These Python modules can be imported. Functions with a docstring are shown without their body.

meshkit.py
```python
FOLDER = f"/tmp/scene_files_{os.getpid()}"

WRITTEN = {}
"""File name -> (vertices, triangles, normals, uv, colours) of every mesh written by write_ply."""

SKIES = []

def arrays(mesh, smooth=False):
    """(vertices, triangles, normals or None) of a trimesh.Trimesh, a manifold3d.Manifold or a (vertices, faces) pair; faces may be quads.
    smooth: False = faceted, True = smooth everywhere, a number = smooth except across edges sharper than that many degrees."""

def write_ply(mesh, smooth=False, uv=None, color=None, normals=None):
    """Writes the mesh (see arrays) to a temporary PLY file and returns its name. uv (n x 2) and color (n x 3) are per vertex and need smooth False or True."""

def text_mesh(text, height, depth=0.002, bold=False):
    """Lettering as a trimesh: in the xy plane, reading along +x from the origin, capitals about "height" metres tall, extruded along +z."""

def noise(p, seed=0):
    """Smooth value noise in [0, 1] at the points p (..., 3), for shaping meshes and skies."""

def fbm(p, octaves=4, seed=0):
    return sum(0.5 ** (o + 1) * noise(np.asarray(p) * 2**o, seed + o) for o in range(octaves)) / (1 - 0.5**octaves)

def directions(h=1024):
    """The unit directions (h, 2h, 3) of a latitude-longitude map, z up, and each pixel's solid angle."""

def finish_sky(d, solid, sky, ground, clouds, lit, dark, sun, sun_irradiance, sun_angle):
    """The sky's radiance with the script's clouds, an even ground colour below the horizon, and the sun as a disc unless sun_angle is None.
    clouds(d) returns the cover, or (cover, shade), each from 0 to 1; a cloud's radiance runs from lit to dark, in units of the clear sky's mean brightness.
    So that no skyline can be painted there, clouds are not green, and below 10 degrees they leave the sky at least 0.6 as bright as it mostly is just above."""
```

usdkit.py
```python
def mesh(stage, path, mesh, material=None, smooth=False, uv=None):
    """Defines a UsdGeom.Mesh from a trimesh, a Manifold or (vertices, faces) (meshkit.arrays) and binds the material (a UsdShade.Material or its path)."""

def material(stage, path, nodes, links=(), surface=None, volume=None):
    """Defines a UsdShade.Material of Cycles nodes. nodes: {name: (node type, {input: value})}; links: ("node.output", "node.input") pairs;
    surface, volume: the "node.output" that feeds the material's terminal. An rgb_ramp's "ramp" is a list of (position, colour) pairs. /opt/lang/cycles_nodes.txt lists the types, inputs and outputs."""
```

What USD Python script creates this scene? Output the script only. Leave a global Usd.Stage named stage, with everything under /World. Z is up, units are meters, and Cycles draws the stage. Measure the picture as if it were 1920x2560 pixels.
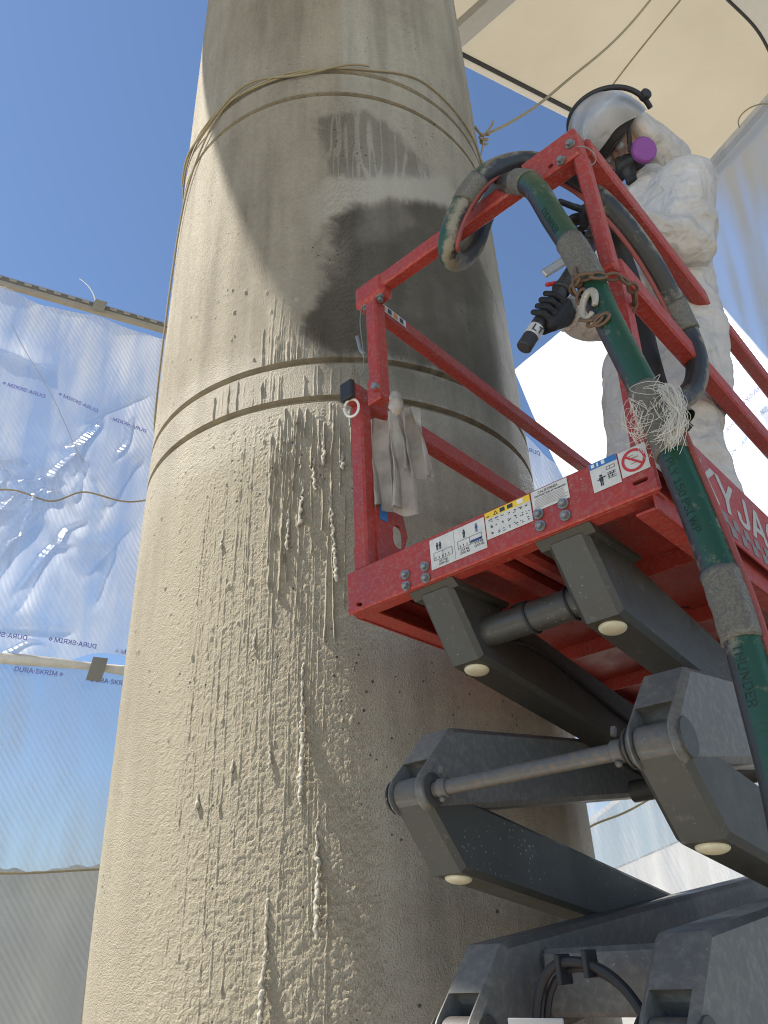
import math
import numpy as np, trimesh, manifold3d as m3, usdkit, meshkit
from shapely.geometry import Polygon, Point
from pxr import Usd, UsdGeom, UsdLux, UsdShade, Sdf, Gf, Vt

stage = Usd.Stage.CreateInMemory()
UsdGeom.SetStageUpAxis(stage, UsdGeom.Tokens.z)
UsdGeom.SetStageMetersPerUnit(stage, 1.0)
world = UsdGeom.Xform.Define(stage, '/World')
UsdGeom.Scope.Define(stage, '/World/Looks')

# ------------------------------------------------------------------ camera
M = np.array([[0.99867413, 0.05147805, 0.0], [0.02561375, -0.49690666, 0.86742591], [-0.04465339, 0.86627581, 0.49756637]])
C = np.array([0, 0, 1.6])
cam = UsdGeom.Camera.Define(stage, '/World/camera')
r_, u_, f_ = M[:, 0], M[:, 1], M[:, 2]
cam.AddTransformOp().Set(Gf.Matrix4d(*r_, 0, *u_, 0, *(-f_), 0, *C, 1))
cam.CreateHorizontalApertureAttr(36.0)
cam.CreateVerticalApertureAttr(48.0)
cam.CreateFocalLengthAttr(36.0 * 1950 / 1920)
cam.CreateExposureAttr(0.85)
# ------------------------------------------------------------------ sky and sun
SUN_AZ, SUN_EL = math.radians(-97), math.radians(53.5)
SUN = np.array([math.cos(SUN_EL) * math.sin(SUN_AZ), math.cos(SUN_EL) * math.cos(SUN_AZ), math.sin(SUN_EL)])
mat = lambda name, nodes, links=(), surface='p.BSDF', volume=None: usdkit.material(stage, '/World/Looks/' + name, nodes, links, surface=surface, volume=volume)
sky = UsdLux.DomeLight.Define(stage, '/World/sky')
skym = mat('sky_light', {'t': ('sky_texture', dict(sky_type='single_scattering', sun_disc=False, sun_elevation=SUN_EL, sun_rotation=SUN_AZ, altitude=600.0, air_density=1.0, aerosol_density=0.15, ozone_density=3.2)),
                         'b': ('background_shader', dict(strength=0.1))}, [('t.color', 'b.color')], surface='b.background')
UsdShade.MaterialBindingAPI.Apply(sky.GetPrim()).Bind(skym)
sky.GetPrim().SetCustomDataByKey('kind', 'structure')
sun = UsdLux.DistantLight.Define(stage, '/World/sun')
sun.CreateAngleAttr(0.5); sun.CreateIntensityAttr(1.25); sun.CreateColorAttr(Gf.Vec3f(1.0, 0.94, 0.84)); sun.CreateNormalizeAttr(True)
zx = np.cross([0, 0, 1.0], SUN); zx /= np.linalg.norm(zx); zy = np.cross(SUN, zx)
sun.AddTransformOp().Set(Gf.Matrix4d(*zx, 0, *zy, 0, *SUN, 0, 0, 0, 30, 1))

# ------------------------------------------------------------------ frames of the place
D2 = 1920 / 1659.0
def ray(px, py):
    w = M @ np.array([(px * D2 - 960) / 1950, -(py * D2 - 1280) / 1950, 1.0]); return w / np.linalg.norm(w)
EL = np.array([0.65426, 0.75627, 0]); EW = np.array([-0.75627, 0.65426, 0]); EZ = np.array([0, 0, 1.0])   # lift: along, across, up
KS = 1.08                                                             # the lift's own unit in metres
B = C + (np.array([0.552, 1.3455, 2.405]) - C) * KS                                   # platform's near corner
def loc(P): q = (np.asarray(P) - B) / KS; return np.stack([q @ EL, q @ EW, q[..., 2]], -1)
def glob_(q): q = np.atleast_2d(q) * KS; return B + q[:, :1] * EL + q[:, 1:2] * EW + q[:, 2:] * EZ
def onplane(px, py, n, off): d = ray(px, py); n = np.asarray(n, float); return C + d * ((off - C @ n) / (d @ n))
def fr(px, py, l): return loc(onplane(px, py, EL, B @ EL + l * KS))            # point of the lift's cross plane l
def sd(px, py, w): return loc(onplane(px, py, EW, B @ EW + w * KS))            # point of the lift's long plane w
def hz(px, py, z): d = ray(px, py); return loc(C + d * ((B[2] + z * KS - C[2]) / d[2]))
AZ = math.radians(61.55)
A1 = np.array([math.sin(AZ), math.cos(AZ), 0]); A2 = np.array([-math.cos(AZ), math.sin(AZ), 0])  # the enclosure's axes
COLC = np.array([-0.22867442, 3.79311323]); COLR = 1.0602
TH0 = math.atan2(-COLC[1], -COLC[0])

# ------------------------------------------------------------------ helpers
used = {}
def path_for(name, parent):
    base = (parent.GetPath() if parent is not None else Sdf.Path('/World'))
    k = (str(base), name); n = used.get(k, 0); used[k] = n + 1
    return str(base.AppendChild(name if n == 0 else f'{name}_{n:03d}'))
def tag(p, label=None, cat=None, group=None, kind=None):
    p = p.GetPrim() if hasattr(p, 'GetPrim') else p
    for k, v in (('label', label), ('category', cat), ('group', group), ('kind', kind)):
        if v: p.SetCustomDataByKey(k, v)
    return p
def obj(name, mesh, m, parent=None, smooth=35, uv=None):
    return usdkit.mesh(stage, path_for(name, parent), mesh, m, smooth=smooth, uv=uv).GetPrim()
def thing(name, label, cat, group=None, lift=False, at=None):
    x = UsdGeom.Xform.Define(stage, path_for(name, None))
    if lift: x.AddTransformOp().Set(Gf.Matrix4d(*(EL * KS), 0, *(EW * KS), 0, 0, 0, KS, 0, *B, 1))
    if at is not None: x.AddTranslateOp().Set(Gf.Vec3d(*at))
    return tag(x, label, cat, group)
cat_ = trimesh.util.concatenate
def to_tm(man):
    m = man.to_mesh(); return trimesh.Trimesh(m.vert_properties[:, :3], m.tri_verts, process=False)
def to_man(t): return m3.Manifold(m3.Mesh(np.asarray(t.vertices, np.float32), np.asarray(t.faces, np.uint32)))
def hullpts(p): return trimesh.convex.convex_hull(np.asarray(p, float))
def box(x0, x1, y0, y1, z0, z1, c=0.003):
    lo, hi = np.array([x0, y0, z0]), np.array([x1, y1, z1]); c = min(c, 0.45 * (hi - lo).min()); p = []
    for s in np.ndindex(2, 2, 2):
        k = np.where(np.array(s) == 0, lo, hi); d = np.where(np.array(s) == 0, c, -c)
        for a in range(3):
            q = k + d; q[a] = k[a]; p.append(q)
    return hullpts(p)
def bar(p, q, w, h, up=(0, 0, 1), c=0.004, ext=0.0):
    p, q = np.asarray(p, float), np.asarray(q, float); d = q - p; L = np.linalg.norm(d); d = d / L
    s = np.cross(d, up); s /= np.linalg.norm(s); u = np.cross(s, d)
    b = box(-ext, L + ext, -w / 2, w / 2, -h / 2, h / 2, c); T = np.eye(4); T[:3, 0], T[:3, 1], T[:3, 2], T[:3, 3] = d, s, u, p
    b.apply_transform(T); return b
def frames(P):
    P = np.asarray(P, float); t = np.gradient(P, axis=0); t /= np.linalg.norm(t, axis=1, keepdims=True)
    n = np.zeros_like(P); a = np.array([0, 0, 1.0]) if abs(t[0, 2]) < 0.9 else np.array([1.0, 0, 0])
    n[0] = a - t[0] * (a @ t[0]); n[0] /= np.linalg.norm(n[0])
    for i in range(1, len(P)):
        v = n[i - 1] - t[i] * (n[i - 1] @ t[i]); n[i] = v / np.linalg.norm(v)
    return t, n, np.cross(t, n)
def spline(P, n):
    from scipy.interpolate import CubicSpline
    P = np.asarray(P, float); s = np.r_[0, np.cumsum(np.linalg.norm(np.diff(P, axis=0), axis=1) ** 0.5)]
    return CubicSpline(s, P)(np.linspace(0, s[-1], n))
def tube(P, r, k=10, caps=True, squash=None):
    P = np.asarray(P, float); t, n, b = frames(P); R = np.broadcast_to(np.asarray(r, float), (len(P),))
    a = np.arange(k) / k * 2 * np.pi
    V = P[:, None] + R[:, None, None] * (np.cos(a)[None, :, None] * n[:, None] + np.sin(a)[None, :, None] * b[:, None])
    V = V.reshape(-1, 3); i, j = np.meshgrid(np.arange(len(P) - 1), np.arange(k), indexing='ij'); i, j = i.ravel(), j.ravel(); j2 = (j + 1) % k
    F = np.vstack([np.c_[i * k + j, i * k + j2, (i + 1) * k + j2], np.c_[i * k + j, (i + 1) * k + j2, (i + 1) * k + j]])
    if caps:
        V = np.vstack([V, P[:1], P[-1:]]); c0, c1 = len(V) - 2, len(V) - 1; jj = np.arange(k); q = (len(P) - 1) * k
        F = np.vstack([F, np.c_[np.full(k, c0), (jj + 1) % k, jj], np.c_[np.full(k, c1), q + jj, q + (jj + 1) % k]])
    return trimesh.Trimesh(V, F, process=False)
def cyl(p, q, r, k=20, c=0.0):
    p, q = np.asarray(p, float), np.asarray(q, float)
    if c:
        d = (q - p) / np.linalg.norm(q - p) * c
        return tube([p, p + d * 0.999, p + d, q - d, q - d * 0.999, q], [r - c, r, r, r, r, r - c], k)
    return tube([p, q], r, k)
def ball(c, r, s=(1, 1, 1), sub=2):
    m = trimesh.creation.icosphere(sub, 1.0); m.apply_scale(np.array(s) * r); m.apply_translation(c); return m
def prism(poly, w0, w1, c=0.006):
    """(l, z) outline extruded across w, long edges chamfered (convex outlines)"""
    P = Polygon(poly).convex_hull; I = P.buffer(-c, join_style=1).buffer(0); pts = []
    for g, a, b in ((P, w0 + c, w1 - c), (I, w0, w1)):
        x = np.array(g.exterior.coords)[:-1]
        for w in (a, b): pts.append(np.c_[x[:, 0], np.full(len(x), w), x[:, 1]])
    return hullpts(np.vstack(pts))
def circ(x, z, r, n=16): a = np.arange(n) / n * 2 * np.pi; return [(x + r * math.cos(t), z + r * math.sin(t)) for t in a]
def grid_faces(nu, nv):
    i, j = np.meshgrid(np.arange(nu - 1), np.arange(nv - 1), indexing='ij'); a = (i * nv + j).ravel(); b, c, d = a + nv, a + nv + 1, a + 1
    return np.vstack([np.c_[a, b, c], np.c_[a, c, d]])
def xf(mesh, X, Y, Z, O):
    T = np.eye(4); T[:3, 0], T[:3, 1], T[:3, 2], T[:3, 3] = X, Y, Z, O; mesh = mesh.copy(); mesh.apply_transform(T)
    if np.linalg.det(T[:3, :3]) < 0: mesh.invert()
    return mesh
def body(joints, bones, refine=0.02, smooth=8):
    tot = []
    for a, b in bones:
        sp = []
        for k in (a, b):
            c, r = joints[k]; s = m3.Manifold.sphere(1.0, 20).scale([r] * 3 if np.ndim(r) == 0 else list(r)).translate(list(map(float, c))); sp.append(s)
        tot.append(m3.Manifold.batch_hull(sp))
    t = to_tm(m3.Manifold.batch_boolean(tot, m3.OpType.Add).refine_to_length(refine)); t.merge_vertices()
    trimesh.smoothing.filter_taubin(t, iterations=smooth); return t

# ------------------------------------------------------------------ materials
def painted(name, col, rough=0.45, dirt=(0.32, 0.29, 0.24), dirt_at=0.62, chips=None, metal=0.0, bump=0.12, scale=9.0, spots=0.0):
    lo = tuple(c * 0.78 for c in col)
    n = {'g': ('geometry', {}), 'a': ('noise_texture', dict(scale=scale, detail=6.0, roughness=0.6)), 'f': ('noise_texture', dict(scale=scale * 9, detail=5.0, roughness=0.7)),
         's': ('noise_texture', dict(scale=150.0, detail=2.0)), 'r1': ('rgb_ramp', dict(ramp=[(0.3, lo), (0.7, col)])),
         'r2': ('rgb_ramp', dict(ramp=[(dirt_at - 0.1, (0, 0, 0)), (dirt_at + 0.14, (0.5, 0.5, 0.5))])),
         'r3': ('rgb_ramp', dict(ramp=[(0.73, (0, 0, 0)), (0.77, (0.6, 0.6, 0.6))])),
         'm1': ('mix_color', dict(b=dirt)), 'm2': ('mix_color', dict(b=tuple(min(1, c * 1.5) for c in dirt))),
         'rr': ('map_range', dict(from_min=0.3, from_max=0.7, to_min=rough - 0.1, to_max=rough + 0.22)),
         'b': ('bump', dict(strength=bump, distance=0.004)), 'p': ('principled_bsdf', dict(metallic=metal))}
    l = [('g.position', 'a.vector'), ('g.position', 'f.vector'), ('g.position', 's.vector'), ('a.fac', 'r1.fac'), ('f.fac', 'r2.fac'), ('s.fac', 'r3.fac'), ('r1.color', 'm1.a'), ('r2.color', 'm1.fac'),
         ('m1.result', 'm2.a'), ('r3.color', 'm2.fac'), ('m2.result', 'p.base_color'), ('a.fac', 'rr.value'), ('rr.result', 'p.roughness'), ('f.fac', 'b.height'), ('b.normal', 'p.normal')]
    if spots:                                                    # dried splashes of slurry
        n |= {'v': ('voronoi_texture', dict(scale=55.0)), 'vn': ('noise_texture', dict(scale=4.0, detail=3.0)), 'vk': ('map_range', dict(from_min=0.42, from_max=0.68, to_min=0.0, to_max=spots * 1.6, clamp=True)), 'vs': ('math', dict(math_type='subtract')), 'vr': ('map_range', dict(from_min=0.0, from_max=0.03, to_min=0.0, to_max=0.8, clamp=True)), 'm3': ('mix_color', dict(b=(0.27, 0.25, 0.2)))}
        l = [x for x in l if x != ('m2.result', 'p.base_color')] + [('g.position', 'v.vector'), ('g.position', 'vn.vector'), ('vn.fac', 'vk.value'), ('vk.result', 'vs.value1'), ('v.distance', 'vs.value2'), ('vs.value', 'vr.value'), ('vr.result', 'm3.fac'), ('m2.result', 'm3.a'), ('m3.result', 'p.base_color')]
    return mat(name, n, l)
def plain(name, col, rough=0.5, metal=0.0, **k): return mat(name, {'p': ('principled_bsdf', dict(base_color=col, roughness=rough, metallic=metal, **k))})
RED = painted('red_paint', (0.37, 0.034, 0.025), 0.48, dirt=(0.3, 0.19, 0.155), dirt_at=0.57, spots=0.13)
REDD = painted('red_paint_dusty', (0.36, 0.035, 0.026), 0.5, dirt=(0.3, 0.2, 0.16), dirt_at=0.6, spots=0.13)
GREY = painted('grey_paint', (0.056, 0.055, 0.048), 0.4, dirt=(0.2, 0.185, 0.15), dirt_at=0.68, bump=0.08, scale=5.0, spots=0.115)
GREYL = painted('grey_paint_lit_dusty', (0.13, 0.127, 0.116), 0.42, dirt=(0.26, 0.24, 0.2), dirt_at=0.56, scale=5.0, bump=0.08, spots=0.11)  # paler grey: light on the arm fronts put into the colour, plus dust
STEEL = painted('worn_steel', (0.115, 0.114, 0.108), 0.5, dirt=(0.22, 0.15, 0.09), dirt_at=0.56, metal=0.15, spots=0.14)
BOLT = painted('zinc_bolt', (0.3, 0.31, 0.3), 0.45, dirt=(0.2, 0.25, 0.24), dirt_at=0.5, metal=0.7, scale=60)
RUST = painted('rusty_iron', (0.11, 0.065, 0.04), 0.75, dirt=(0.2, 0.13, 0.08), dirt_at=0.5, scale=80)
BLACK = plain('black_rubber', (0.018, 0.018, 0.02), 0.6)
GLOVE = painted('black_glove', (0.014, 0.014, 0.017), 0.7, dirt=(0.05, 0.05, 0.05), dirt_at=0.62, bump=0.3, scale=40)
CREAM = painted('cream_plastic', (0.62, 0.57, 0.42), 0.5, dirt=(0.4, 0.36, 0.28), scale=30)
WHITE = plain('white_print', (0.72, 0.71, 0.67), 0.5)
DECAL = painted('decal_film', (0.66, 0.65, 0.6), 0.4, dirt=(0.45, 0.42, 0.35), dirt_at=0.66, scale=30, bump=0.02)
INK = plain('black_ink', (0.03, 0.03, 0.035), 0.5); NAVY = plain('navy_ink', (0.03, 0.06, 0.2), 0.5); BLUE = plain('blue_ink', (0.03, 0.16, 0.42), 0.5)
YEL = plain('yellow_ink', (0.75, 0.52, 0.02), 0.5); REDI = plain('red_ink', (0.5, 0.03, 0.03), 0.5); GREYI = plain('grey_ink', (0.3, 0.28, 0.26), 0.6); PURP = plain('purple_filter', (0.2, 0.045, 0.22), 0.6); LOGO = plain('film_blue_print', (0.16, 0.17, 0.45), 0.6)
ORAN = plain('orange_ink', (0.6, 0.2, 0.05), 0.5)
# ------------------------------------------------------------------ ground and surroundings
gm = mat('ground_dust', {'g': ('geometry', {}), 'a': ('noise_texture', dict(scale=0.8, detail=8.0)), 'r': ('rgb_ramp', dict(ramp=[(0.3, (0.34, 0.3, 0.23)), (0.7, (0.46, 0.41, 0.32))])), 'p': ('principled_bsdf', dict(roughness=0.9))},
         [('g.position', 'a.vector'), ('a.fac', 'r.fac'), ('r.color', 'p.base_color')])
R_ = 900.0
tag(obj('ground', (np.array([[-R_, -R_, 0], [R_, -R_, 0], [R_, R_, 0], [-R_, R_, 0]]), np.array([[0, 1, 2], [0, 2, 3]])), gm, smooth=False), kind='structure')
hm = mat('hill_scrub', {'g': ('geometry', {}), 'a': ('noise_texture', dict(scale=0.06, detail=8.0)), 'r': ('rgb_ramp', dict(ramp=[(0.35, (0.045, 0.05, 0.04)), (0.65, (0.085, 0.085, 0.065))])), 'p': ('principled_bsdf', dict(roughness=0.95))},
         [('g.position', 'a.vector'), ('a.fac', 'r.fac'), ('r.color', 'p.base_color')])
sm0 = lambda t: t * t * (3 - 2 * t)
az = np.radians(np.linspace(-75, -4, 260)); rr = np.r_[np.linspace(11, 60, 20), np.linspace(65, 220, 10)]
aa, rg = np.meshgrid(az, rr, indexing='ij'); X, Y = np.sin(aa) * rg, np.cos(aa) * rg
H = 8.0 * sm0(np.clip((rg - 12) / 50, 0, 1)) * (0.45 + 1.0 * meshkit.fbm(np.stack([X / 9, Y / 9, X * 0], -1), 5, 3)) * np.clip((aa + 1.31) / 0.3, 0, 1) * np.clip((-0.07 - aa) / 0.1, 0, 1)
tag(obj('hills', (np.stack([X, Y, H - 0.2], -1).reshape(-1, 3), grid_faces(260, 30)), hm, smooth=True), kind='structure')

# ------------------------------------------------------------------ the column
rng = np.random.default_rng(4)
thf = np.r_[np.linspace(-1.36, -0.62, 130)[:-1], np.linspace(-0.62, 0.1, 300)[:-1], np.linspace(0.1, 1.36, 230)]; thb = np.linspace(1.36, 2 * np.pi - 1.36, 70)[1:-1]; th = np.r_[thf, thb]
zs = np.r_[np.linspace(-0.02, 1.25, 12)[:-1], np.arange(1.25, 4.12, 0.005), np.arange(4.12, 6.35, 0.0072), np.arange(6.35, 8.8, 0.03), np.linspace(8.8, 11.62, 12)]
GROOVES = (3.762, 3.978, 6.004, 6.224); GW = 0.017
for g in GROOVES: zs = np.r_[zs, [g - GW - 0.003, g - GW, g + GW, g + GW + 0.003]]
zs = np.unique(np.round(zs, 4)); NT, NZ = len(th), len(zs)
TH, ZZ = np.meshgrid(th, zs, indexing='ij'); TS = np.where(TH > np.pi, TH - 2 * np.pi, TH)
sm = lambda x, a, b: (lambda t: t * t * (3 - 2 * t))(np.clip((x - a) / (b - a), 0, 1))
PX = np.stack([np.cos(TH) * COLR, np.sin(TH) * COLR, ZZ], -1)
nz = lambda s, o=3, seed=0, st=1.0: meshkit.fbm(PX * np.array([s, s, s * st]), o, seed)
edge = nz(6, 3, 11)
below = 1 - sm(ZZ, 3.66, 3.75)
rough = below * (1 - sm(TS + 0.12 * (edge - 0.5), -0.02, 0.1)) * (1 - 0.55 * (1 - sm(TS, -1.0, -0.6)))
lump = below * (1 - sm(ZZ, 1.7, 2.5)) * (1 - sm(TS, 0.0, 0.12)) * sm(TS, -0.95, -0.45)
band = sm(ZZ, 3.77, 3.8) * (1 - sm(ZZ, 3.95, 3.97)) * (1 - sm(TS, 0.15, 0.35))
mid = sm(ZZ, 3.98, 4.0) * (1 - sm(ZZ, 5.9, 6.0))
H = np.zeros_like(TH)
w1 = np.abs(nz(55, 2, 1) - 0.5) * 2; w2 = nz(110, 2, 2); w3 = nz(22, 3, 3)
H += rough * (0.0030 * (0.5 - w1) + 0.0055 * (w2 - 0.5) + 0.0018 * (w3 - 0.5))
H += lump * (0.0055 * (nz(40, 3, 5) - 0.45) + 0.006 * np.maximum(0, nz(15, 3, 6) - 0.5))
streak = meshkit.fbm(PX * np.array([60, 60, 2.2]), 2, 8)
H += rough * 0.003 * (streak - 0.5) + band * 0.003 * (w2 - 0.5) + mid * 0.003 * (w2 - 0.5)
H += (1 - rough) * below * 0.0012 * (w2 - 0.5)
# runs of slurry: (theta, top, bottom, half width, height)
runs = []
for k in range(135):
    t0 = -0.02 - abs(rng.normal(0, 0.36)); t0 = max(t0, -1.15) if t0 > -1.2 else -0.5
    zt = 3.72 - abs(rng.normal(0, 0.35)) if rng.random() < 0.6 else rng.uniform(1.8, 3.4)
    runs.append((t0, zt, zt - rng.uniform(0.15, 1.5), rng.uniform(0.0011, 0.0022), rng.uniform(0.0012, 0.0034)))
for k in range(22): runs.append((rng.uniform(-0.3, 0.02), 3.72 - rng.uniform(0, 0.2), 3.72 - rng.uniform(0.3, 1.1), rng.uniform(0.002, 0.0042), rng.uniform(0.004, 0.011)))
for k in range(60): t0 = rng.uniform(-0.3, 0.06); zt = rng.uniform(3.5, 3.74); runs.append((t0, zt, zt - rng.uniform(0.06, 0.25), rng.uniform(0.002, 0.0045), rng.uniform(0.003, 0.009)))
for k in range(30): t0 = rng.uniform(-0.6, 0.1); runs.append((t0, rng.uniform(3.9, 3.97), 3.78, rng.uniform(0.002, 0.004), rng.uniform(0.002, 0.006)))
for k in range(34): runs.append((rng.uniform(-0.35, -0.05), 4.0 + abs(rng.normal(0, 0.2)) + 0.08, 4.0, rng.uniform(0.002, 0.005), rng.uniform(0.002, 0.006)))
drk = np.zeros_like(TH)
for (t0, zt, zb, hw, hh) in runs:
    zi = np.where((zs < zt) & (zs > zb - 0.03))[0]
    if not len(zi): continue
    z = zs[zi]; u = (zt - z) / (zt - zb)
    cen = t0 - ((t0 * 7919.0) % 1.0) ** 2 * 0.05 * (zt - z) + 0.006 * (meshkit.noise(np.stack([z * 5, z * 0 + t0 * 90, z * 0], -1), 7) - 0.5) + 0.004 * (meshkit.noise(np.stack([z * 22, z * 0 + t0 * 90, z * 0], -1), 8) - 0.5)
    amp = hh * (0.45 + 1.0 * meshkit.noise(np.stack([z * 30, z * 0 + t0 * 70, z * 0], -1), 9)) * sm(u, 0, 0.12) * (1 + 0.8 * np.exp(-((u - 1) / 0.05) ** 2)) * (1 - sm(u, 1.0, 1.03))
    a, b = np.searchsorted(thf, [t0 - 0.11, t0 + 0.03])
    if b - a < 2: continue
    d = (thf[a:b][:, None] - cen[None]) * COLR / (hw * (0.7 + 0.6 * meshkit.noise(np.stack([z * 24, z * 0 + t0 * 50, z * 0], -1), 10)))
    sub = np.ix_(np.arange(a, b), zi); H[sub] = np.maximum(H[sub], H[sub] * 0.6 + amp[None] * np.exp(-d * d))
for k in range(110):                                             # little blobs and pits
    t0, z0 = rng.uniform(-1.1, 0.05), (rng.uniform(2.2, 3.72) if rng.random() < 0.7 else rng.uniform(4.0, 4.6)); s = rng.uniform(0.003, 0.008)
    a, b = np.searchsorted(thf, [t0 - 0.04, t0 + 0.04]); c, d = np.searchsorted(zs, [z0 - 0.05, z0 + 0.05])
    q = ((thf[a:b][:, None] - t0) * COLR / s) ** 2 + ((zs[None, c:d] - z0) / (s * 1.6)) ** 2
    H[a:b, c:d] += rng.uniform(0.003, 0.009) * np.exp(-q)
def insd(poly):
    x, y = TS, ZZ; ins = np.zeros(x.shape, bool); dist = np.full(x.shape, 9.0); P = np.array(poly); n = len(P)
    jx = x + 0.055 * (np.abs(meshkit.fbm(np.stack([x * 6, y * 17 + x * 10, x * 0], -1), 4, 21) - 0.5) * -2 + 0.3) + 0.16 * (meshkit.fbm(np.stack([x * 4, y * 4, x * 0], -1), 3, 25) - 0.5); jy = y + 0.06 * (meshkit.fbm(np.stack([x * 30, y * 7, x * 0], -1), 3, 22) - 0.5)
    for i in range(n):
        (x0, y0), (x1, y1) = P[i], P[(i + 1) % n]
        with np.errstate(divide='ignore', invalid='ignore'): ins ^= ((y0 > jy) != (y1 > jy)) & (jx < (x1 - x0) * (jy - y0) / (y1 - y0 + 1e-12) + x0)
        e = np.array([x1 - x0, y1 - y0]); t = np.clip(((jx - x0) * e[0] + (jy - y0) * e[1]) / (e @ e), 0, 1); dist = np.minimum(dist, np.hypot(jx - x0 - t * e[0], jy - y0 - t * e[1]))
    return np.where(ins, dist, -dist)
sd1 = insd([(-0.017, 4.936), (0.145, 5.056), (0.372, 5.189), (0.61, 5.282), (0.78, 5.2), (0.95, 4.98), (1.08, 4.7), (1.12, 4.295), (1.15, 4.037), (1.15, 3.99), (0.341, 3.985), (-0.088, 3.995), (-0.139, 4.166), (-0.087, 4.352), (-0.065, 4.536), (-0.031, 4.697)]); wet1 = sm(sd1, -0.025, 0.06) * (0.72 + 0.28 * sm(meshkit.fbm(np.stack([TS * 4, ZZ * 3, TS * 0], -1), 4, 26), 0.35, 0.6))
wet2 = sm(insd([(-0.082, 5.777), (0.197, 5.87), (0.378, 5.736), (0.52, 5.45), (0.176, 5.25), (-0.014, 5.27)]), -0.03, 0.04)
spl = sm(insd([(-0.12, 5.12), (0.081, 5.33), (0.385, 5.47), (0.666, 5.53), (0.85, 5.3), (0.8, 5.1), (0.547, 5.22), (0.324, 5.16), (0.09, 5.0), (-0.09, 4.8)]), -0.05, 0.05)
dark2 = sm(insd([(0.05, 3.96), (1.3, 3.96), (1.3, 3.78), (0.12, 3.78)]), -0.03, 0.03)
runl = np.abs(meshkit.fbm(np.stack([TS * 26, ZZ * 1.6, TS * 0], -1), 2, 31) - 0.5) * 2
wet2 = wet2 * (0.35 + 0.65 * sm(runl, 0.06, 0.16))
H += wet1 * 0.0025 * (nz(70, 2, 33) - 0.5) + spl * (1 - wet1) * 0.004 * (nz(45, 3, 34) - 0.3) - wet1 * 0.002
for g in GROOVES:
    H = np.where(np.abs(ZZ - g) <= GW + 0.0001, -0.03, H * (0.2 + 0.8 * sm(np.abs(ZZ - g), GW, GW + 0.02)))
V = np.stack([COLC[0] + np.cos(TH + TH0) * (COLR + H), COLC[1] + np.sin(TH + TH0) * (COLR + H), ZZ], -1).reshape(-1, 3)
F = grid_faces(NT, NZ); wrapj = np.arange(NZ - 1); a0 = (NT - 1) * NZ + wrapj
F = np.vstack([F, np.c_[a0, wrapj, wrapj + 1], np.c_[a0, wrapj + 1, a0 + 1]])
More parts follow.
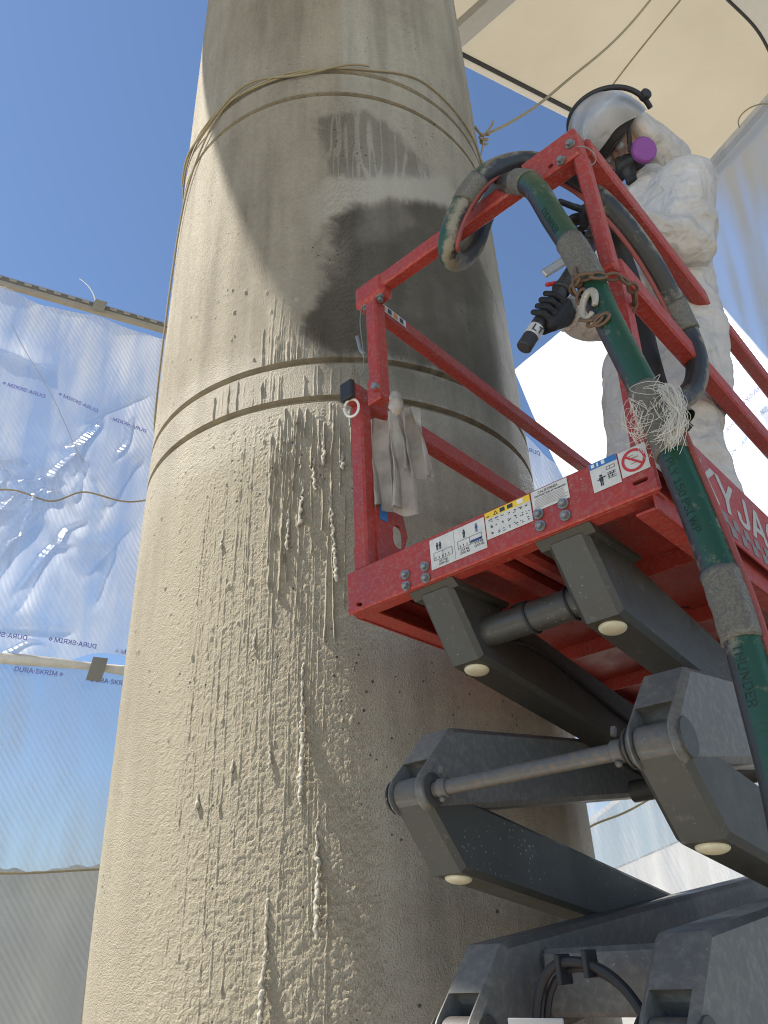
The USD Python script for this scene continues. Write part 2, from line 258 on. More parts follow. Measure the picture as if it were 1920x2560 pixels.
conc = mat('concrete', {
    'g': ('geometry', {}), 'wet': ('attribute', dict(attribute='wet')), 'spl': ('attribute', dict(attribute='splat')), 'crust': ('attribute', dict(attribute='crust')), 'gl': ('attribute', dict(attribute='gloss')),
    'a': ('noise_texture', dict(scale=1.3, detail=7.0, roughness=0.6)), 'f': ('noise_texture', dict(scale=38.0, detail=5.0, roughness=0.7)), 'h': ('noise_texture', dict(scale=170.0, detail=3.0, roughness=0.6)),
    'mp': ('mapping', dict(scale=(7.0, 7.0, 0.5))), 'st': ('noise_texture', dict(scale=1.0, detail=4.0, roughness=0.6)),
    'r1': ('rgb_ramp', dict(ramp=[(0.3, (0.3, 0.268, 0.205)), (0.52, (0.37, 0.332, 0.258)), (0.72, (0.42, 0.385, 0.305))])),
    'rs': ('rgb_ramp', dict(ramp=[(0.32, (0.7, 0.69, 0.67)), (0.52, (0.98, 0.97, 0.96)), (0.7, (1.1, 1.09, 1.07))])), 'ms': ('mix_color', dict(blend_type='multiply', fac=0.8, use_clamp=False)),
    'rf': ('rgb_ramp', dict(ramp=[(0.3, (0.8, 0.79, 0.78)), (0.6, (1.06, 1.06, 1.06))])), 'mf': ('mix_color', dict(blend_type='multiply', fac=0.6)),
    'mc': ('mix_color', dict(b=(0.385, 0.345, 0.258))), 'cf': ('math', dict(math_type='multiply', value2=0.8)),
    'mspl': ('mix_color', dict(b=(0.42, 0.38, 0.31))), 'sf': ('math', dict(math_type='multiply', value2=0.75)),
    'mw': ('mix_color', dict(blend_type='multiply', b=(0.19, 0.172, 0.148))), 'wf': ('math', dict(math_type='multiply', value2=0.95)),
    'v': ('voronoi_texture', dict(scale=24.0, randomness=1.0)), 'vn': ('noise_texture', dict(scale=3.0, detail=2.0)), 'vm': ('map_range', dict(from_min=0.42, from_max=0.72, to_min=0.0, to_max=0.16, clamp=True)),
    'vs': ('math', dict(math_type='subtract')), 'vr': ('map_range', dict(from_min=-0.03, from_max=0.02, to_min=0.0, to_max=1.0, clamp=True)),
    'mv': ('mix_color', dict(blend_type='multiply')), 'vi': ('math', dict(math_type='subtract', value1=1.0)), 'vic': ('math', dict(math_type='multiply', value2=0.75)),
    'b1': ('bump', dict(strength=1.0, distance=0.010)), 'b2': ('bump', dict(strength=0.7, distance=0.004)), 'b0': ('bump', dict(strength=0.5, distance=0.010)),
    'ro': ('mix_float', dict(a=0.86, b=0.3)), 'p': ('principled_bsdf', dict(specular_ior_level=0.4))},
    [('g.position', x + '.vector') for x in ('a', 'f', 'h', 'v', 'vn', 'mp')] + [('mp.vector', 'st.vector'), ('a.fac', 'r1.fac'), ('st.fac', 'rs.fac'), ('r1.color', 'ms.a'), ('rs.color', 'ms.b'), ('ms.result', 'mf.a'), ('f.fac', 'rf.fac'), ('rf.color', 'mf.b'),
     ('crust.fac', 'cf.value1'), ('cf.value', 'mc.fac'), ('mf.result', 'mc.a'), ('mc.result', 'mspl.a'), ('spl.fac', 'sf.value1'), ('sf.value', 'mspl.fac'), ('mspl.result', 'mw.a'), ('wet.fac', 'wf.value1'), ('wf.value', 'mw.fac'),
     ('vn.fac', 'vm.value'), ('v.distance', 'vs.value1'), ('vm.result', 'vs.value2'), ('vs.value', 'vr.value'), ('vr.result', 'vi.value2'), ('vi.value', 'vic.value1'), ('vic.value', 'mv.fac'), ('mw.result', 'mv.a'), ('mv.result', 'p.base_color'),
     ('f.fac', 'b0.height'), ('b0.normal', 'b1.normal'), ('h.fac', 'b1.height'), ('b1.normal', 'b2.normal'), ('vr.result', 'b2.height'), ('b2.normal', 'p.normal'), ('gl.fac', 'ro.fac'), ('ro.result', 'p.roughness')])
column = thing('column', 'tall round precast concrete column with paired grooves and slurry runs', 'column')
shaft = obj('shaft', (V, F), conc, column, smooth=True)
mv_wet = np.clip(wet1 + 0.6 * wet2 * (1 - wet1) + 0.22 * sm(sd1, -0.2, -0.02) * (1 - wet1) * (1 - spl) + 0.18 * sm(TS, 0.45, 0.8) * sm(ZZ, 4.0, 4.2) * (1 - sm(ZZ, 5.9, 6.0)) * (1 - wet1) + 0.35 * dark2 * (1 - wet1), 0, 1)
gloss = np.clip(0.3 * wet1 + 0.5 * wet2 + 0.75 * sm(TS, 0.8, 1.0) * (1 - sm(ZZ, 4.8, 5.2)) + 0.45 * sm(ZZ, 3.4, 3.6) * (1 - sm(ZZ, 4.0, 4.2)) * (1 - sm(TS, 0.1, 0.3)), 0, 1)
for nm, arr in (('wet', mv_wet), ('splat', spl * (1 - wet1)), ('crust', rough), ('gloss', gloss)):
    UsdGeom.PrimvarsAPI(shaft).CreatePrimvar(nm, Sdf.ValueTypeNames.FloatArray, 'vertex').Set(Vt.FloatArray.FromNumpy(arr.reshape(-1).astype(np.float32)))
crustm = painted('slurry_crust', (0.44, 0.41, 0.33), 0.85, dirt=(0.3, 0.27, 0.21), dirt_at=0.62, bump=0.5, scale=20)
def onc(t, z, h=0.0): return np.array([COLC[0] + math.cos(t + TH0) * (COLR + h), COLC[1] + math.sin(t + TH0) * (COLR + h), z])
def crust_drip(t, z0, z1, r, lean=0.0, free=0.0):
    n = max(5, int((z0 - z1) / (r * 1.1))); man = []
    for k in range(n):
        u = k / (n - 1); z = z0 + (z1 - z0) * u; rr = r * 0.62 * (0.45 + 0.6 * u) * rng.uniform(0.6, 1.35) * (0.6 if k == n - 1 else 1)
        man.append(m3.Manifold.sphere(1, 14).scale([rr, rr * 0.9, rr * 1.25]).translate(list(onc(t + lean * u + rng.normal(0, 0.003), z, free * u ** 1.5 + 0.1 * r))))
    man = [m3.Manifold.batch_hull([a, b]) for a, b in zip(man, man[1:])] + man
    tm = to_tm(m3.Manifold.batch_boolean(man, m3.OpType.Add).refine_to_length(0.005)); tm.merge_vertices(); trimesh.smoothing.filter_taubin(tm, iterations=4)
    tm.vertices += tm.vertex_normals * (0.9 * r * (meshkit.fbm(tm.vertices * 90, 3, 5) - 0.5))[:, None]
    obj('slurry_drip', tm, crustm, column, smooth=True)
for a in ((-0.148, 2.55, 2.06, 0.016, 0.0, 0.035), (-0.1, 2.0, 1.665, 0.014, 0.0, 0.035), (-0.252, 1.78, 1.4, 0.015, -0.01, 0.03), (-0.52, 2.13, 2.08, 0.014, 0, 0.01), (-0.05, 3.3, 2.86, 0.012, 0.02, 0.025), (-0.155, 3.35, 3.12, 0.012, -0.01, 0.02),
          (-0.21, 3.3, 3.02, 0.010, 0, 0.015), (-0.49, 3.14, 3.09, 0.011, 0, 0.008), (-0.12, 3.5, 3.28, 0.012, 0.015, 0.02), (-0.08, 3.62, 3.4, 0.011, 0.01, 0.018), (-0.39, 2.23, 2.19, 0.010, 0, 0.008), (-0.26, 2.3, 2.18, 0.008, 0, 0.01), (0.0, 3.55, 3.38, 0.010, 0.0, 0.012), (-0.33, 2.7, 2.62, 0.008, 0, 0.008)):
    crust_drip(*a)
# ------------------------------------------------------------------ canopy and its frame
canm = mat('canopy_fabric', {'g': ('geometry', {}), 'a': ('noise_texture', dict(scale=0.7, detail=5.0)), 'r': ('rgb_ramp', dict(ramp=[(0.3, (0.31, 0.27, 0.195)), (0.7, (0.36, 0.315, 0.23))])),
                             'd': ('diffuse_bsdf', {}), 't': ('translucent_bsdf', {}), 'm': ('mix_closure', dict(fac=0.52))},
           [('g.position', 'a.vector'), ('a.fac', 'r.fac'), ('r.color', 'd.color'), ('r.color', 't.color'), ('d.BSDF', 'm.closure1'), ('t.BSDF', 'm.closure2')], surface='m.closure')
ALU = painted('aluminium', (0.42, 0.42, 0.41), 0.4, metal=0.6, dirt=(0.3, 0.28, 0.24)); CHAN = painted('galvanised_channel', (0.33, 0.31, 0.27), 0.6, metal=0.3, dirt=(0.3, 0.27, 0.22))
TAPE = painted('grey_tape', (0.2, 0.19, 0.165), 0.6, dirt=(0.33, 0.3, 0.24), dirt_at=0.5, scale=25, bump=0.3)
ROPE = painted('yellow_rope', (0.33, 0.27, 0.16), 0.8, dirt=(0.3, 0.26, 0.18), scale=60, bump=0.6)
CZ = 11.73; E0 = np.array([1.335, 5.94, CZ]); e0 = E0 - A1 * (E0 @ A1) - 0.08 * A2          # edge line: e0 + A1 * u
canopy = thing('canopy', 'tan fabric canopy stretched overhead with a black and white edge', 'canopy')
us, vs = np.linspace(-6.05, 10, 60), np.linspace(0, 9.5, 30)
U_, V_ = np.meshgrid(us, vs, indexing='ij')
can = e0 + U_[..., None] * A1 - V_[..., None] * A2; can[..., 2] += 0.05 * np.sin(U_ * 1.7) * np.sin(V_ / 9.5 * np.pi) + 0.12 * np.sin(V_ / 9.5 * np.pi)
obj('fabric', (can.reshape(-1, 3), grid_faces(60, 30)), canm, canopy, smooth=True)
obj('edge_trim', bar(e0 - 6.05 * A1 + [0, 0, -0.02], e0 + 10 * A1 + [0, 0, -0.02], 0.05, 0.03), BLACK, canopy)
obj('edge_hem', bar(e0 - 6.05 * A1 + 0.075 * A2 + [0, 0, -0.01], e0 + 10 * A1 + 0.075 * A2 + [0, 0, -0.01], 0.09, 0.02), plain('white_hem', (0.7, 0.68, 0.62), 0.7), canopy)
p, q = (C + ray(x, y) * (11.5 - 1.6) / ray(x, y)[2] for x, y in ((1120, -40), (930, 128)))
obj('frame_beam', bar(p, q, 0.24, 0.16, c=0.01), ALU, canopy)
# ------------------------------------------------------------------ translucent sheeting
def film(name, clear=0.45, tint=(0.86, 0.9, 0.96), body_=(0.72, 0.74, 0.77), scrim=0.8, rot=0.5, period=0.03, rough=0.25, streak=1.0, bstr=0.25, haze=0.0, ior=1.5):
    return mat(name, {'uv': ('texture_coordinate', {}), 'g': ('geometry', {}),
        'm1': ('mapping', dict(rotation=(0, 0, rot))), 'w1': ('wave_texture', dict(scale=math.pi / 10 / period, distortion=0.25, detail=1.0)),
        'r1': ('map_range', dict(from_min=0.55, from_max=0.95, to_min=0.0, to_max=1.0, clamp=True)),
        'm2': ('mapping', dict(rotation=(0, 0, rot), scale=(3.2, 0.55, 1.0))), 'n2': ('noise_texture', dict(scale=1.6, detail=4.0, roughness=0.55)), 'r2': ('map_range', dict(from_min=0.38, from_max=0.66, to_min=0.05, to_max=1.0, clamp=True)),
        'n3': ('noise_texture', dict(scale=1.1, detail=3.0)), 'r3': ('map_range', dict(from_min=0.4, from_max=0.6, to_min=0.15, to_max=1.0, clamp=True)),
        'mu': ('math', dict(math_type='multiply')), 'mu2': ('math', dict(math_type='multiply')), 'mu3': ('math', dict(math_type='multiply_add', value2=scrim * 0.5, value3=1 - clear - 0.12)), 'ad': ('math', dict(math_type='multiply_add', value2=0.24 * streak, use_clamp=True)),
        'sz': ('separate_xyz', {}), 'dz': ('map_range', dict(from_min=2.6, from_max=1.85, to_min=0.0, to_max=haze, clamp=True)), 'ad2': ('math', dict(math_type='add', use_clamp=True)), 'tr': ('transparent_bsdf', dict(color=tint)), 'di': ('diffuse_bsdf', dict(color=body_)), 'tl': ('translucent_bsdf', dict(color=body_)), 'dt': ('mix_closure', dict(fac=0.5)),  # grey haze painted into the film, thicker towards the ground
        'gl': ('glossy_bsdf', dict(color=(0.85, 0.87, 0.9), roughness=rough)), 'fr': ('fresnel', dict(IOR=ior)), 'mx': ('mix_closure', {}), 'mg': ('mix_closure', {}), 'bp': ('bump', dict(strength=bstr, distance=0.01))},
        [('uv.UV', 'm1.vector'), ('m1.vector', 'w1.vector'), ('w1.fac', 'r1.value'), ('uv.UV', 'm2.vector'), ('m2.vector', 'n2.vector'), ('n2.fac', 'r2.value'), ('uv.UV', 'n3.vector'), ('n3.fac', 'r3.value'),
         ('r1.result', 'mu.value1'), ('r2.result', 'mu.value2'), ('mu.value', 'mu2.value1'), ('r3.result', 'mu2.value2'), ('mu2.value', 'mu3.value1'), ('r2.result', 'ad.value1'), ('mu3.value', 'ad.value3'),
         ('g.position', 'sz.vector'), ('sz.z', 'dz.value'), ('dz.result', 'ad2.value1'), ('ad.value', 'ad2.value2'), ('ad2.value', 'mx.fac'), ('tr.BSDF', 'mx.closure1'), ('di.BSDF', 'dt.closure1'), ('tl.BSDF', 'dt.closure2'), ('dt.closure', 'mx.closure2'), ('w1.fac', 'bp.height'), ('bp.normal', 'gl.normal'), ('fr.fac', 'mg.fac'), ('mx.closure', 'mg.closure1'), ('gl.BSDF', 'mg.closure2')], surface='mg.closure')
FILM = film('film_left', 0.69, rot=-0.62, streak=1.45, tint=(0.82, 0.84, 0.86), body_=(0.76, 0.77, 0.79), rough=0.2, ior=1.7); FILM2 = film('film_lower', 0.8, rot=-0.62, period=0.028, tint=(0.76, 0.8, 0.83), streak=1.0, rough=0.2, ior=1.7, haze=0.5, body_=(0.33, 0.34, 0.335)); FILMR = film('film_right', 0.46, rot=0.05, streak=1.1, scrim=0.0, bstr=0.0, rough=0.4, ior=1.5); FILMW = mat('film_white', {'g': ('geometry', {}), 'mp': ('mapping', dict(rotation=(0.3, 0.5, 0.2), scale=(6.0, 1.0, 0.8))), 'n': ('noise_texture', dict(scale=1.2, detail=4.0)), 'r': ('map_range', dict(from_min=0.3, from_max=0.42, to_min=0.72, to_max=1.0, clamp=True)), 'd': ('diffuse_bsdf', dict(color=(0.8, 0.81, 0.83))), 't': ('translucent_bsdf', dict(color=(0.8, 0.81, 0.83))), 'dt': ('mix_closure', dict(fac=0.25)), 'c': ('transparent_bsdf', {}), 'm': ('mix_closure', {})}, [('g.position', 'mp.vector'), ('mp.vector', 'n.vector'), ('n.fac', 'r.value'), ('r.result', 'm.fac'), ('d.BSDF', 'dt.closure1'), ('t.BSDF', 'dt.closure2'), ('c.BSDF', 'm.closure1'), ('dt.closure', 'm.closure2')], surface='m.closure')
def sheet(name, label, cat, o, du, n, u0, u1, top, bot, disp, m, nu=160, nv=140, group=None):
    """hanging sheet: o + du*u, heights from bot(u) to top(u), pushed out along n by disp(u, z); a Xform thing with the film as a part"""
    t = thing(name, label, cat, group); u = np.linspace(u0, u1, nu); v = np.linspace(0, 1, nv); U, Vv = np.meshgrid(u, v, indexing='ij')
    Z = bot(U) + (top(U) - bot(U)) * Vv; P = o + U[..., None] * du + disp(U, Z)[..., None] * n; P[..., 2] = Z
    obj('film', (P.reshape(-1, 3), grid_faces(nu, nv)), m, t, smooth=True, uv=np.stack([U, Z], -1).reshape(-1, 2))
    return t
f2 = lambda U, Z, s, t, seed, o=3: meshkit.fbm(np.stack([U * s, Z * t, U * 0], -1), o, seed)
def ridge(U, Z, a, b, wid, amp, fade=0.25):
    """a soft fold running from a to b in the sheet's plane"""
    a, b = np.array(a), np.array(b); d = b - a; L = np.linalg.norm(d); d = d / L; s = (U - a[0]) * d[0] + (Z - a[1]) * d[1]; c = -(U - a[0]) * d[1] + (Z - a[1]) * d[0]
    k = np.clip(np.minimum(s, L - s) / (fade * L), 0, 1); k = k * k * (3 - 2 * k)
    return amp * k * np.exp(-np.abs(c / wid) ** 1.1)
OFF2 = 4.75
def facet(U, Z, a, b, amp, fade=0.3):
    """a sharp fold from a up to b with a flat flank on its upper left"""
    a, b = np.array(a), np.array(b); d = b - a; L = np.linalg.norm(d); d = d / L; s = (U - a[0]) * d[0] + (Z - a[1]) * d[1]; c = -(U - a[0]) * d[1] + (Z - a[1]) * d[0] + 0.02 * np.sin(s / L * 7 + a[0] * 9)
    k = np.clip(np.minimum(s, L - s) / (fade * L), 0, 1); k = k * k * (3 - 2 * k); w = amp * (0.25 + 0.75 * k)
    return amp * k * np.where(c > 0, np.clip(1 - c / np.maximum(w, 1e-4), 0, 1), np.exp(np.minimum(c, 0) / 0.018))
def uz(px, py): P = onplane(px, py, A2, OFF2); return P @ A1, P[2]
FACETS = [(uz(*p), uz(*q), m) for p, q, m in (((168, 1020), (222, 905), 0.085), ((95, 1062), (172, 985), 0.06), ((20, 1180), (110, 1060), 0.07), ((20, 1330), (165, 1170), 0.08), ((-40, 1300), (60, 1180), 0.07), ((60, 1130), (140, 1070), 0.05), ((250, 1010), (300, 900), 0.05), ((-20, 1410), (110, 1395), 0.035), ((120, 1200), (190, 1110), 0.05), ((-30, 1080), (30, 1020), 0.05))]
def dl(U, Z):
    h = 0.16 * (f2(U, Z, 1.3, 0.9, 40) - 0.5) + 0.06 * (f2(U + 0.5 * Z, Z, 4, 0.9, 41) - 0.5)
    k = np.exp(-((U - 0.1) / 0.42) ** 2 - ((Z - 4.2) / 0.5) ** 2); h = h + k * 0.26 * (np.abs(f2(U + 0.6 * Z, Z - 0.5 * U, 2.6, 1.3, 43, 3) - 0.5) * -2 + 0.4) + k * 0.03 * (f2(U, Z, 7, 7, 44) - 0.5)
    for a, b, w, am in (((0.2, 4.72), (0.28, 4.38), 0.05, 0.07), ((0.28, 4.4), (-0.12, 4.25), 0.04, 0.06), ((0.22, 4.32), (-0.1, 3.65), 0.06, 0.08), ((0.2, 4.1), (-0.35, 3.35), 0.07, 0.09), ((0.02, 4.3), (-0.2, 3.9), 0.04, 0.06), ((0.7, 4.8), (0.45, 4.1), 0.06, 0.05), ((0.7, 4.2), (0.4, 3.7), 0.06, 0.04), ((-0.1, 3.34), (0.45, 3.37), 0.035, 0.06), ((-0.6, 5.45), (0.05, 5.3), 0.04, -0.07), ((0.34, 4.62), (0.3, 4.2), 0.03, 0.06), ((0.12, 4.15), (-0.28, 3.95), 0.03, 0.05), ((0.32, 4.05), (0.02, 3.5), 0.035, 0.06), ((0.0, 4.5), (-0.3, 4.4), 0.03, 0.05), ((0.6, 4.0), (0.5, 3.5), 0.03, 0.03), ((-0.1, 3.9), (-0.4, 3.5), 0.035, 0.06), ((0.36, 4.5), (0.5, 4.2), 0.03, 0.04), ((0.72, 5.3), (0.2, 4.8), 0.05, 0.04)):
        h = h + ridge(U, Z, a, b, w, 1.0 * am)
    for a, b, m in FACETS: h = h + facet(U, Z, a, b, m)
    return h
scal = lambda U: 5.88 - 0.05 * np.abs(np.sin((U - 0.2) * np.pi / 0.62)) ** 0.8
ztop_roll = lambda U: 3.16 + 0.03 * np.cos((U - 0.45) * 1.6)
sl = sheet('plastic_sheet', 'crumpled clear plastic sheet hanging below the slotted beam, upper left', 'plastic sheet', A2 * OFF2, A1, -A2, -6.0, 2.6, scal, lambda U: ztop_roll(U) + 0.015 + 0.075 * sm(U, 0.35, 0.62), dl, FILM, 700, 260)
def dl2(U, Z): return 0.06 * (f2(U, Z, 1.2, 0.5, 50) - 0.5) + 0.05 * (f2(U + 0.6 * Z, Z, 5, 0.6, 51) - 0.5) - 0.02
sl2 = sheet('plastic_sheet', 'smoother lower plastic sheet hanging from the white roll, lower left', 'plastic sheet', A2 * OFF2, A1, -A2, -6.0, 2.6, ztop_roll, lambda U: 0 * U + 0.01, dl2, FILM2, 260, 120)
def film_text(parent, txt, h, O, X, Yv, mirrored, at):
    """printed name running along the sheet"""
    t = meshkit.text_mesh(txt, h, 0.0006, bold=True); wd = t.bounds[1][0]
    s = h * 0.9; d = cat_([trimesh.creation.extrude_polygon(Polygon([(s * .5, 0), (s, s * .5), (s * .5, s), (0, s * .5)]).difference(Polygon([(s * .5, s * .3), (s * .7, s * .5), (s * .5, s * .7), (s * .3, s * .5)])), 0.0006)]); d.apply_translation([wd + 0.35 * h, 0.02 * h, 0])
    t = cat_([t, d]); X = np.asarray(X); sgn = -1 if mirrored else 1
    obj('printed_lettering', xf(t, X * sgn, Yv, np.cross(X, Yv), O), LOGO, parent, smooth=False)
    return wd
def along(u, z, f): return A2 * OFF2 + A1 * u - A2 * (float(f(np.array([[u]]), np.array([[z]]))[0, 0]) + 0.012) + np.array([0, 0, z])
def line_text(parent, us_, zf, mirrored, f, h=0.026):
    for u in us_:
        z = zf(u); a, b = along(u - 0.01, z, f), along(u + 0.12, zf(u + 0.12), f); X = (b - a) / np.linalg.norm(b - a); Y = np.array([0, 0, 1.0]) - X * X[2]; film_text(parent, 'DURA·SKRIM', h, a, X, Y / np.linalg.norm(Y), mirrored, None)
line_text(sl, np.arange(-1.38, 1.4, 0.345), lambda u: 5.05 - 0.13 * (u + 0.25), True, dl, 0.028)
line_text(sl, np.arange(-1.36, 1.4, 0.385), lambda u: 3.3 - 0.03 * max(0, u - 0.35), True, dl, 0.028)
line_text(sl2, np.arange(-1.54, 1.4, 0.42), lambda u: ztop_roll(u) - 0.075 - 0.03 * (u - 0.3), False, dl2, 0.027)
u = np.linspace(-6, 2.6, 160)
rollm = painted('roll_film', (0.62, 0.6, 0.54), 0.45, dirt=(0.42, 0.38, 0.3), dirt_at=0.6, scale=14, bump=0.3)
rp = A2 * (OFF2 - 0.0) + u[:, None] * A1; rp[:, 2] = ztop_roll(u); rl = tube(rp, 0.028 + 0.004 * np.sin(u * 9), 14)
rl.vertices += rl.vertex_normals * (0.006 * (meshkit.fbm(rl.vertices * np.array([18, 18, 60]), 3, 61) - 0.5))[:, None]
tag(obj('plastic_roll', rl, rollm, smooth=True), 'white rolled edge of plastic sheeting running across the left wall', 'rolled film')
beam = thing('slotted_beam', 'grey slotted steel channel along the top of the left plastic wall', 'beam')
bz = 5.93; o = A2 * OFF2
ub = np.array([-6.0, 2.6]); P0, P1 = (o + A1 * x + np.array([0, 0, bz]) for x in ub)
obj('channel', cat_([bar(P0 + [0, 0, -0.012], P1 + [0, 0, -0.012], 0.045, 0.035), bar(P0 - A2 * 0.02 + [0, 0, 0.052], P1 - A2 * 0.02 + [0, 0, 0.052], 0.004, 0.004), bar(P0 + A2 * 0.02 + [0, 0, 0.03], P1 + A2 * 0.02 + [0, 0, 0.03], 0.004, 0.046)]), CHAN, beam)
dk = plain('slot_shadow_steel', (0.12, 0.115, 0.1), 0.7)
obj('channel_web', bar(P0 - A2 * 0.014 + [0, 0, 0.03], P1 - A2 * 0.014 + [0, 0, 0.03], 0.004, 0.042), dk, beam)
for x in np.arange(-1.6, 1.5, 0.1):
    obj('slot_strip', bar(o + A1 * x - A2 * 0.0185 + [0, 0, bz + 0.032], o + A1 * (x + 0.05) - A2 * 0.0185 + [0, 0, bz + 0.032], 0.003, 0.024, c=0.001), CHAN, beam)
def along_roll(px, py): P = onplane(px, py, A2, OFF2); return P
for nm, (px, py), (dx, dz), lab in (('tape_tab', (213, 668), (0.085, 0.11), 'small grey tape tab under the slotted beam'), ('tape_tab', (207, 1450), (0.085, 0.145), 'grey tape tab folded over the white plastic roll')):
    P = along_roll(px, py) - A2 * 0.04; us_ = np.linspace(-dx / 2, dx / 2, 8); vv = np.linspace(-dz / 2, dz / 2, 10); U, Vv = np.meshgrid(us_, vv, indexing='ij')
    G = P + (U + 0.16 * Vv)[..., None] * A1 + Vv[..., None] * EZ - A2 * (0.012 * np.cos(Vv / dz * 3))[..., None]; G2 = G - A2 * 0.002; n = 80
    v = np.vstack([G.reshape(-1, 3), G2.reshape(-1, 3)]); g = grid_faces(8, 10); tag(obj(nm, (v, np.vstack([g[:, ::-1], g + n])), TAPE, smooth=True), lab, 'tape')
zt = spline([onplane(205, 654, A2, OFF2) - A2 * 0.02, onplane(192, 630, A2, OFF2) - A2 * 0.04, onplane(170, 608, A2, OFF2) - A2 * 0.03], 12)
tag(obj('cable_tie', tube(zt, np.linspace(0.005, 0.003, 12), 6), WHITE), 'white cable tie end sticking up from the slotted beam', 'cable tie')
for (pts, lab) in ((((-30, 1090), (60, 1096), (110, 1108), (160, 1090), (200, 1093), (260, 1108), (310, 1104), (370, 1112)), 'thin brown cord sagging across the crumpled left sheet'), (((-40, 1893), (60, 1893), (130, 1889), (240, 1884), (330, 1888)), 'straight brown cord across the lower left sheet')):
    tag(obj('hanging_cord', tube(spline([onplane(x, y, A2, OFF2) - A2 * 0.16 for x, y in pts], 60), 0.0055, 8), ROPE), lab, 'cord')
pt = spline([onplane(x, y, A2, OFF2 - 0.07) for x, y in ((25, 700), (80, 800), (120, 870), (160, 960), (185, 1000))], 30)
tag(obj('thin_wire', tube(pt, 0.0025, 6), plain('wire_grey', (0.3, 0.3, 0.33), 0.5)), 'thin grey wire slanting down over the upper left sheet', 'wire')
# right-hand sheets
def dr(U, Z): return 0.12 * (f2(U, Z, 1.1, 0.4, 60) - 0.5) + 0.03 * (f2(U + 0.1 * Z, Z, 6, 0.5, 61) - 0.5)
# u runs along A2 on the plane A1 = 5.54; its top hem is the line seen from the platform
h0, h1 = onplane(1659, 215, A1, 5.54), onplane(1530, 360, A1, 5.54); s_ = (h1[2] - h0[2]) / ((h1 - h0) @ A2)
topr = lambda U: h0[2] + s_ * (U - h0 @ A2)
sr = sheet('plastic_sheet', 'large clear plastic sheet behind the worker with a hemmed slanting top edge', 'plastic sheet', A1 * 5.54, A2, -A1, -1.5, 3.75, topr, lambda U: 0 * U + 0.02, dr, FILMR, 160, 160)
hem = [A1 * 5.5 + A2 * x + np.array([0, 0, topr(x) - 0.06]) for x in (-1.5, 3.75)]
hemm = film('film_hem', 0.35, rot=0.8, body_=(0.42, 0.43, 0.45), scrim=1.0, period=0.05)
hg = np.array([[A1 * 5.49 + A2 * x + np.array([0, 0, topr(x) - d]) for d in (0.0, 0.16)] for x in np.linspace(-1.5, 3.75, 30)])
obj('hem', (hg.reshape(-1, 3), grid_faces(30, 2)), hemm, sr, smooth=True, uv=np.stack(np.meshgrid(np.linspace(0, 5.2, 30), [0, .16], indexing='ij'), -1).reshape(-1, 2))
for px, py, txt in ((1662, 820, 'DURA·SKRIM'), (1600, 905, 'DURA·SKRIM')):
    P = onplane(px, py, A1, 5.46); film_text(sr, txt, 0.045, P, -A2 + np.array([0, 0, 0.25]), EZ, True, None)
def dw(U, Z): return 0.15 * (f2(U, Z, 0.7, 0.5, 70) - 0.5)
WP = [onplane(x, y, A1, 8.14) for x, y in ((1112, 800), (1500, 470), (1540, 700), (1700, 1000), (1800, 1500), (1225, 1055), (1150, 893))]
wpoly = Polygon([(P @ A2, P[2]) for P in WP]); wt = thing('plastic_sheet', 'bright white sunlit plastic sheet behind the lance and worker', 'plastic sheet')
tri = trimesh.creation.triangulate_polygon(wpoly, engine='earcut'); tm = trimesh.Trimesh(np.c_[tri[0], np.zeros(len(tri[0]))], tri[1])
for _ in range(5): tm = tm.subdivide()
w_ = tm.vertices[:, :2]; PW = A1 * 8.14 + w_[:, :1] * A2 + dw(w_[:, 0], w_[:, 1])[:, None] * A1; PW[:, 2] = w_[:, 1]
obj('film', (PW, tm.faces), FILMW, wt, smooth=True, uv=w_)
def db(U, Z): return 0.16 * (f2(U, Z, 0.8, 0.5, 80) - 0.5) + 0.07 * (f2(U, Z, 5, 0.4, 81) - 0.5)
topb = lambda U: 5.95 - 0.72 * np.clip(U - 4.1, 0, 9) - 0.25 * np.clip(4.1 - U, 0, 1)
sb = sheet('plastic_sheet', 'clear plastic sheet with a drooping top edge between column and platform', 'plastic sheet', A2 * OFF2, A1, -A2, 2.7, 7.2, lambda U: np.maximum(topb(U), 3.9), lambda U: 0 * U + 0.01, db, film('film_back', 0.55, rot=-0.4, period=0.045), 160, 120)
P = onplane(1168, 985, A2, OFF2 - 0.2); film_text(sb, 'DURA·SKRIM', 0.045, P, A1 * 0.97 + np.array([0, 0, -0.1]), EZ, True, None)
P = onplane(1590, 2168, A2, OFF2 - 0.25); film_text(sb, 'DURA·SKRIM', 0.05, P + A1 * 0.2, A1, EZ, True, None)
pc = spline([onplane(x, y, A2, OFF2 - 0.18) for x, y in ((1262, 1795), (1300, 1774), (1350, 1755), (1420, 1716), (1480, 1690))], 30)
tag(obj('hanging_cord', tube(pc, 0.008, 8), ROPE), 'brown cord rising across the sheet seen between the scissor arms', 'cord')
# flap of film at the canopy's corner
fp = [C + ray(x, y) * (11.3 - 1.6) / ray(x, y)[2] for x, y in ((1545, -30), (1585, 12), (1625, 52), (1650, 88), (1680, 150), (1760, 330), (1900, 200), (1800, -80))]
fo = Polygon([(q[0], q[1]) for q in fp]); ft = thing('film_flap', 'loose flap of clear film with a dark edge under the canopy corner', 'plastic flap')
tri = trimesh.creation.triangulate_polygon(fo, engine='earcut'); obj('film', (np.c_[tri[0], np.full(len(tri[0]), 11.3)], tri[1]), FILMR, ft, smooth=False, uv=tri[0])
obj('dark_edge', tube(spline(fp[:5], 30), 0.018, 8), BLACK, ft)
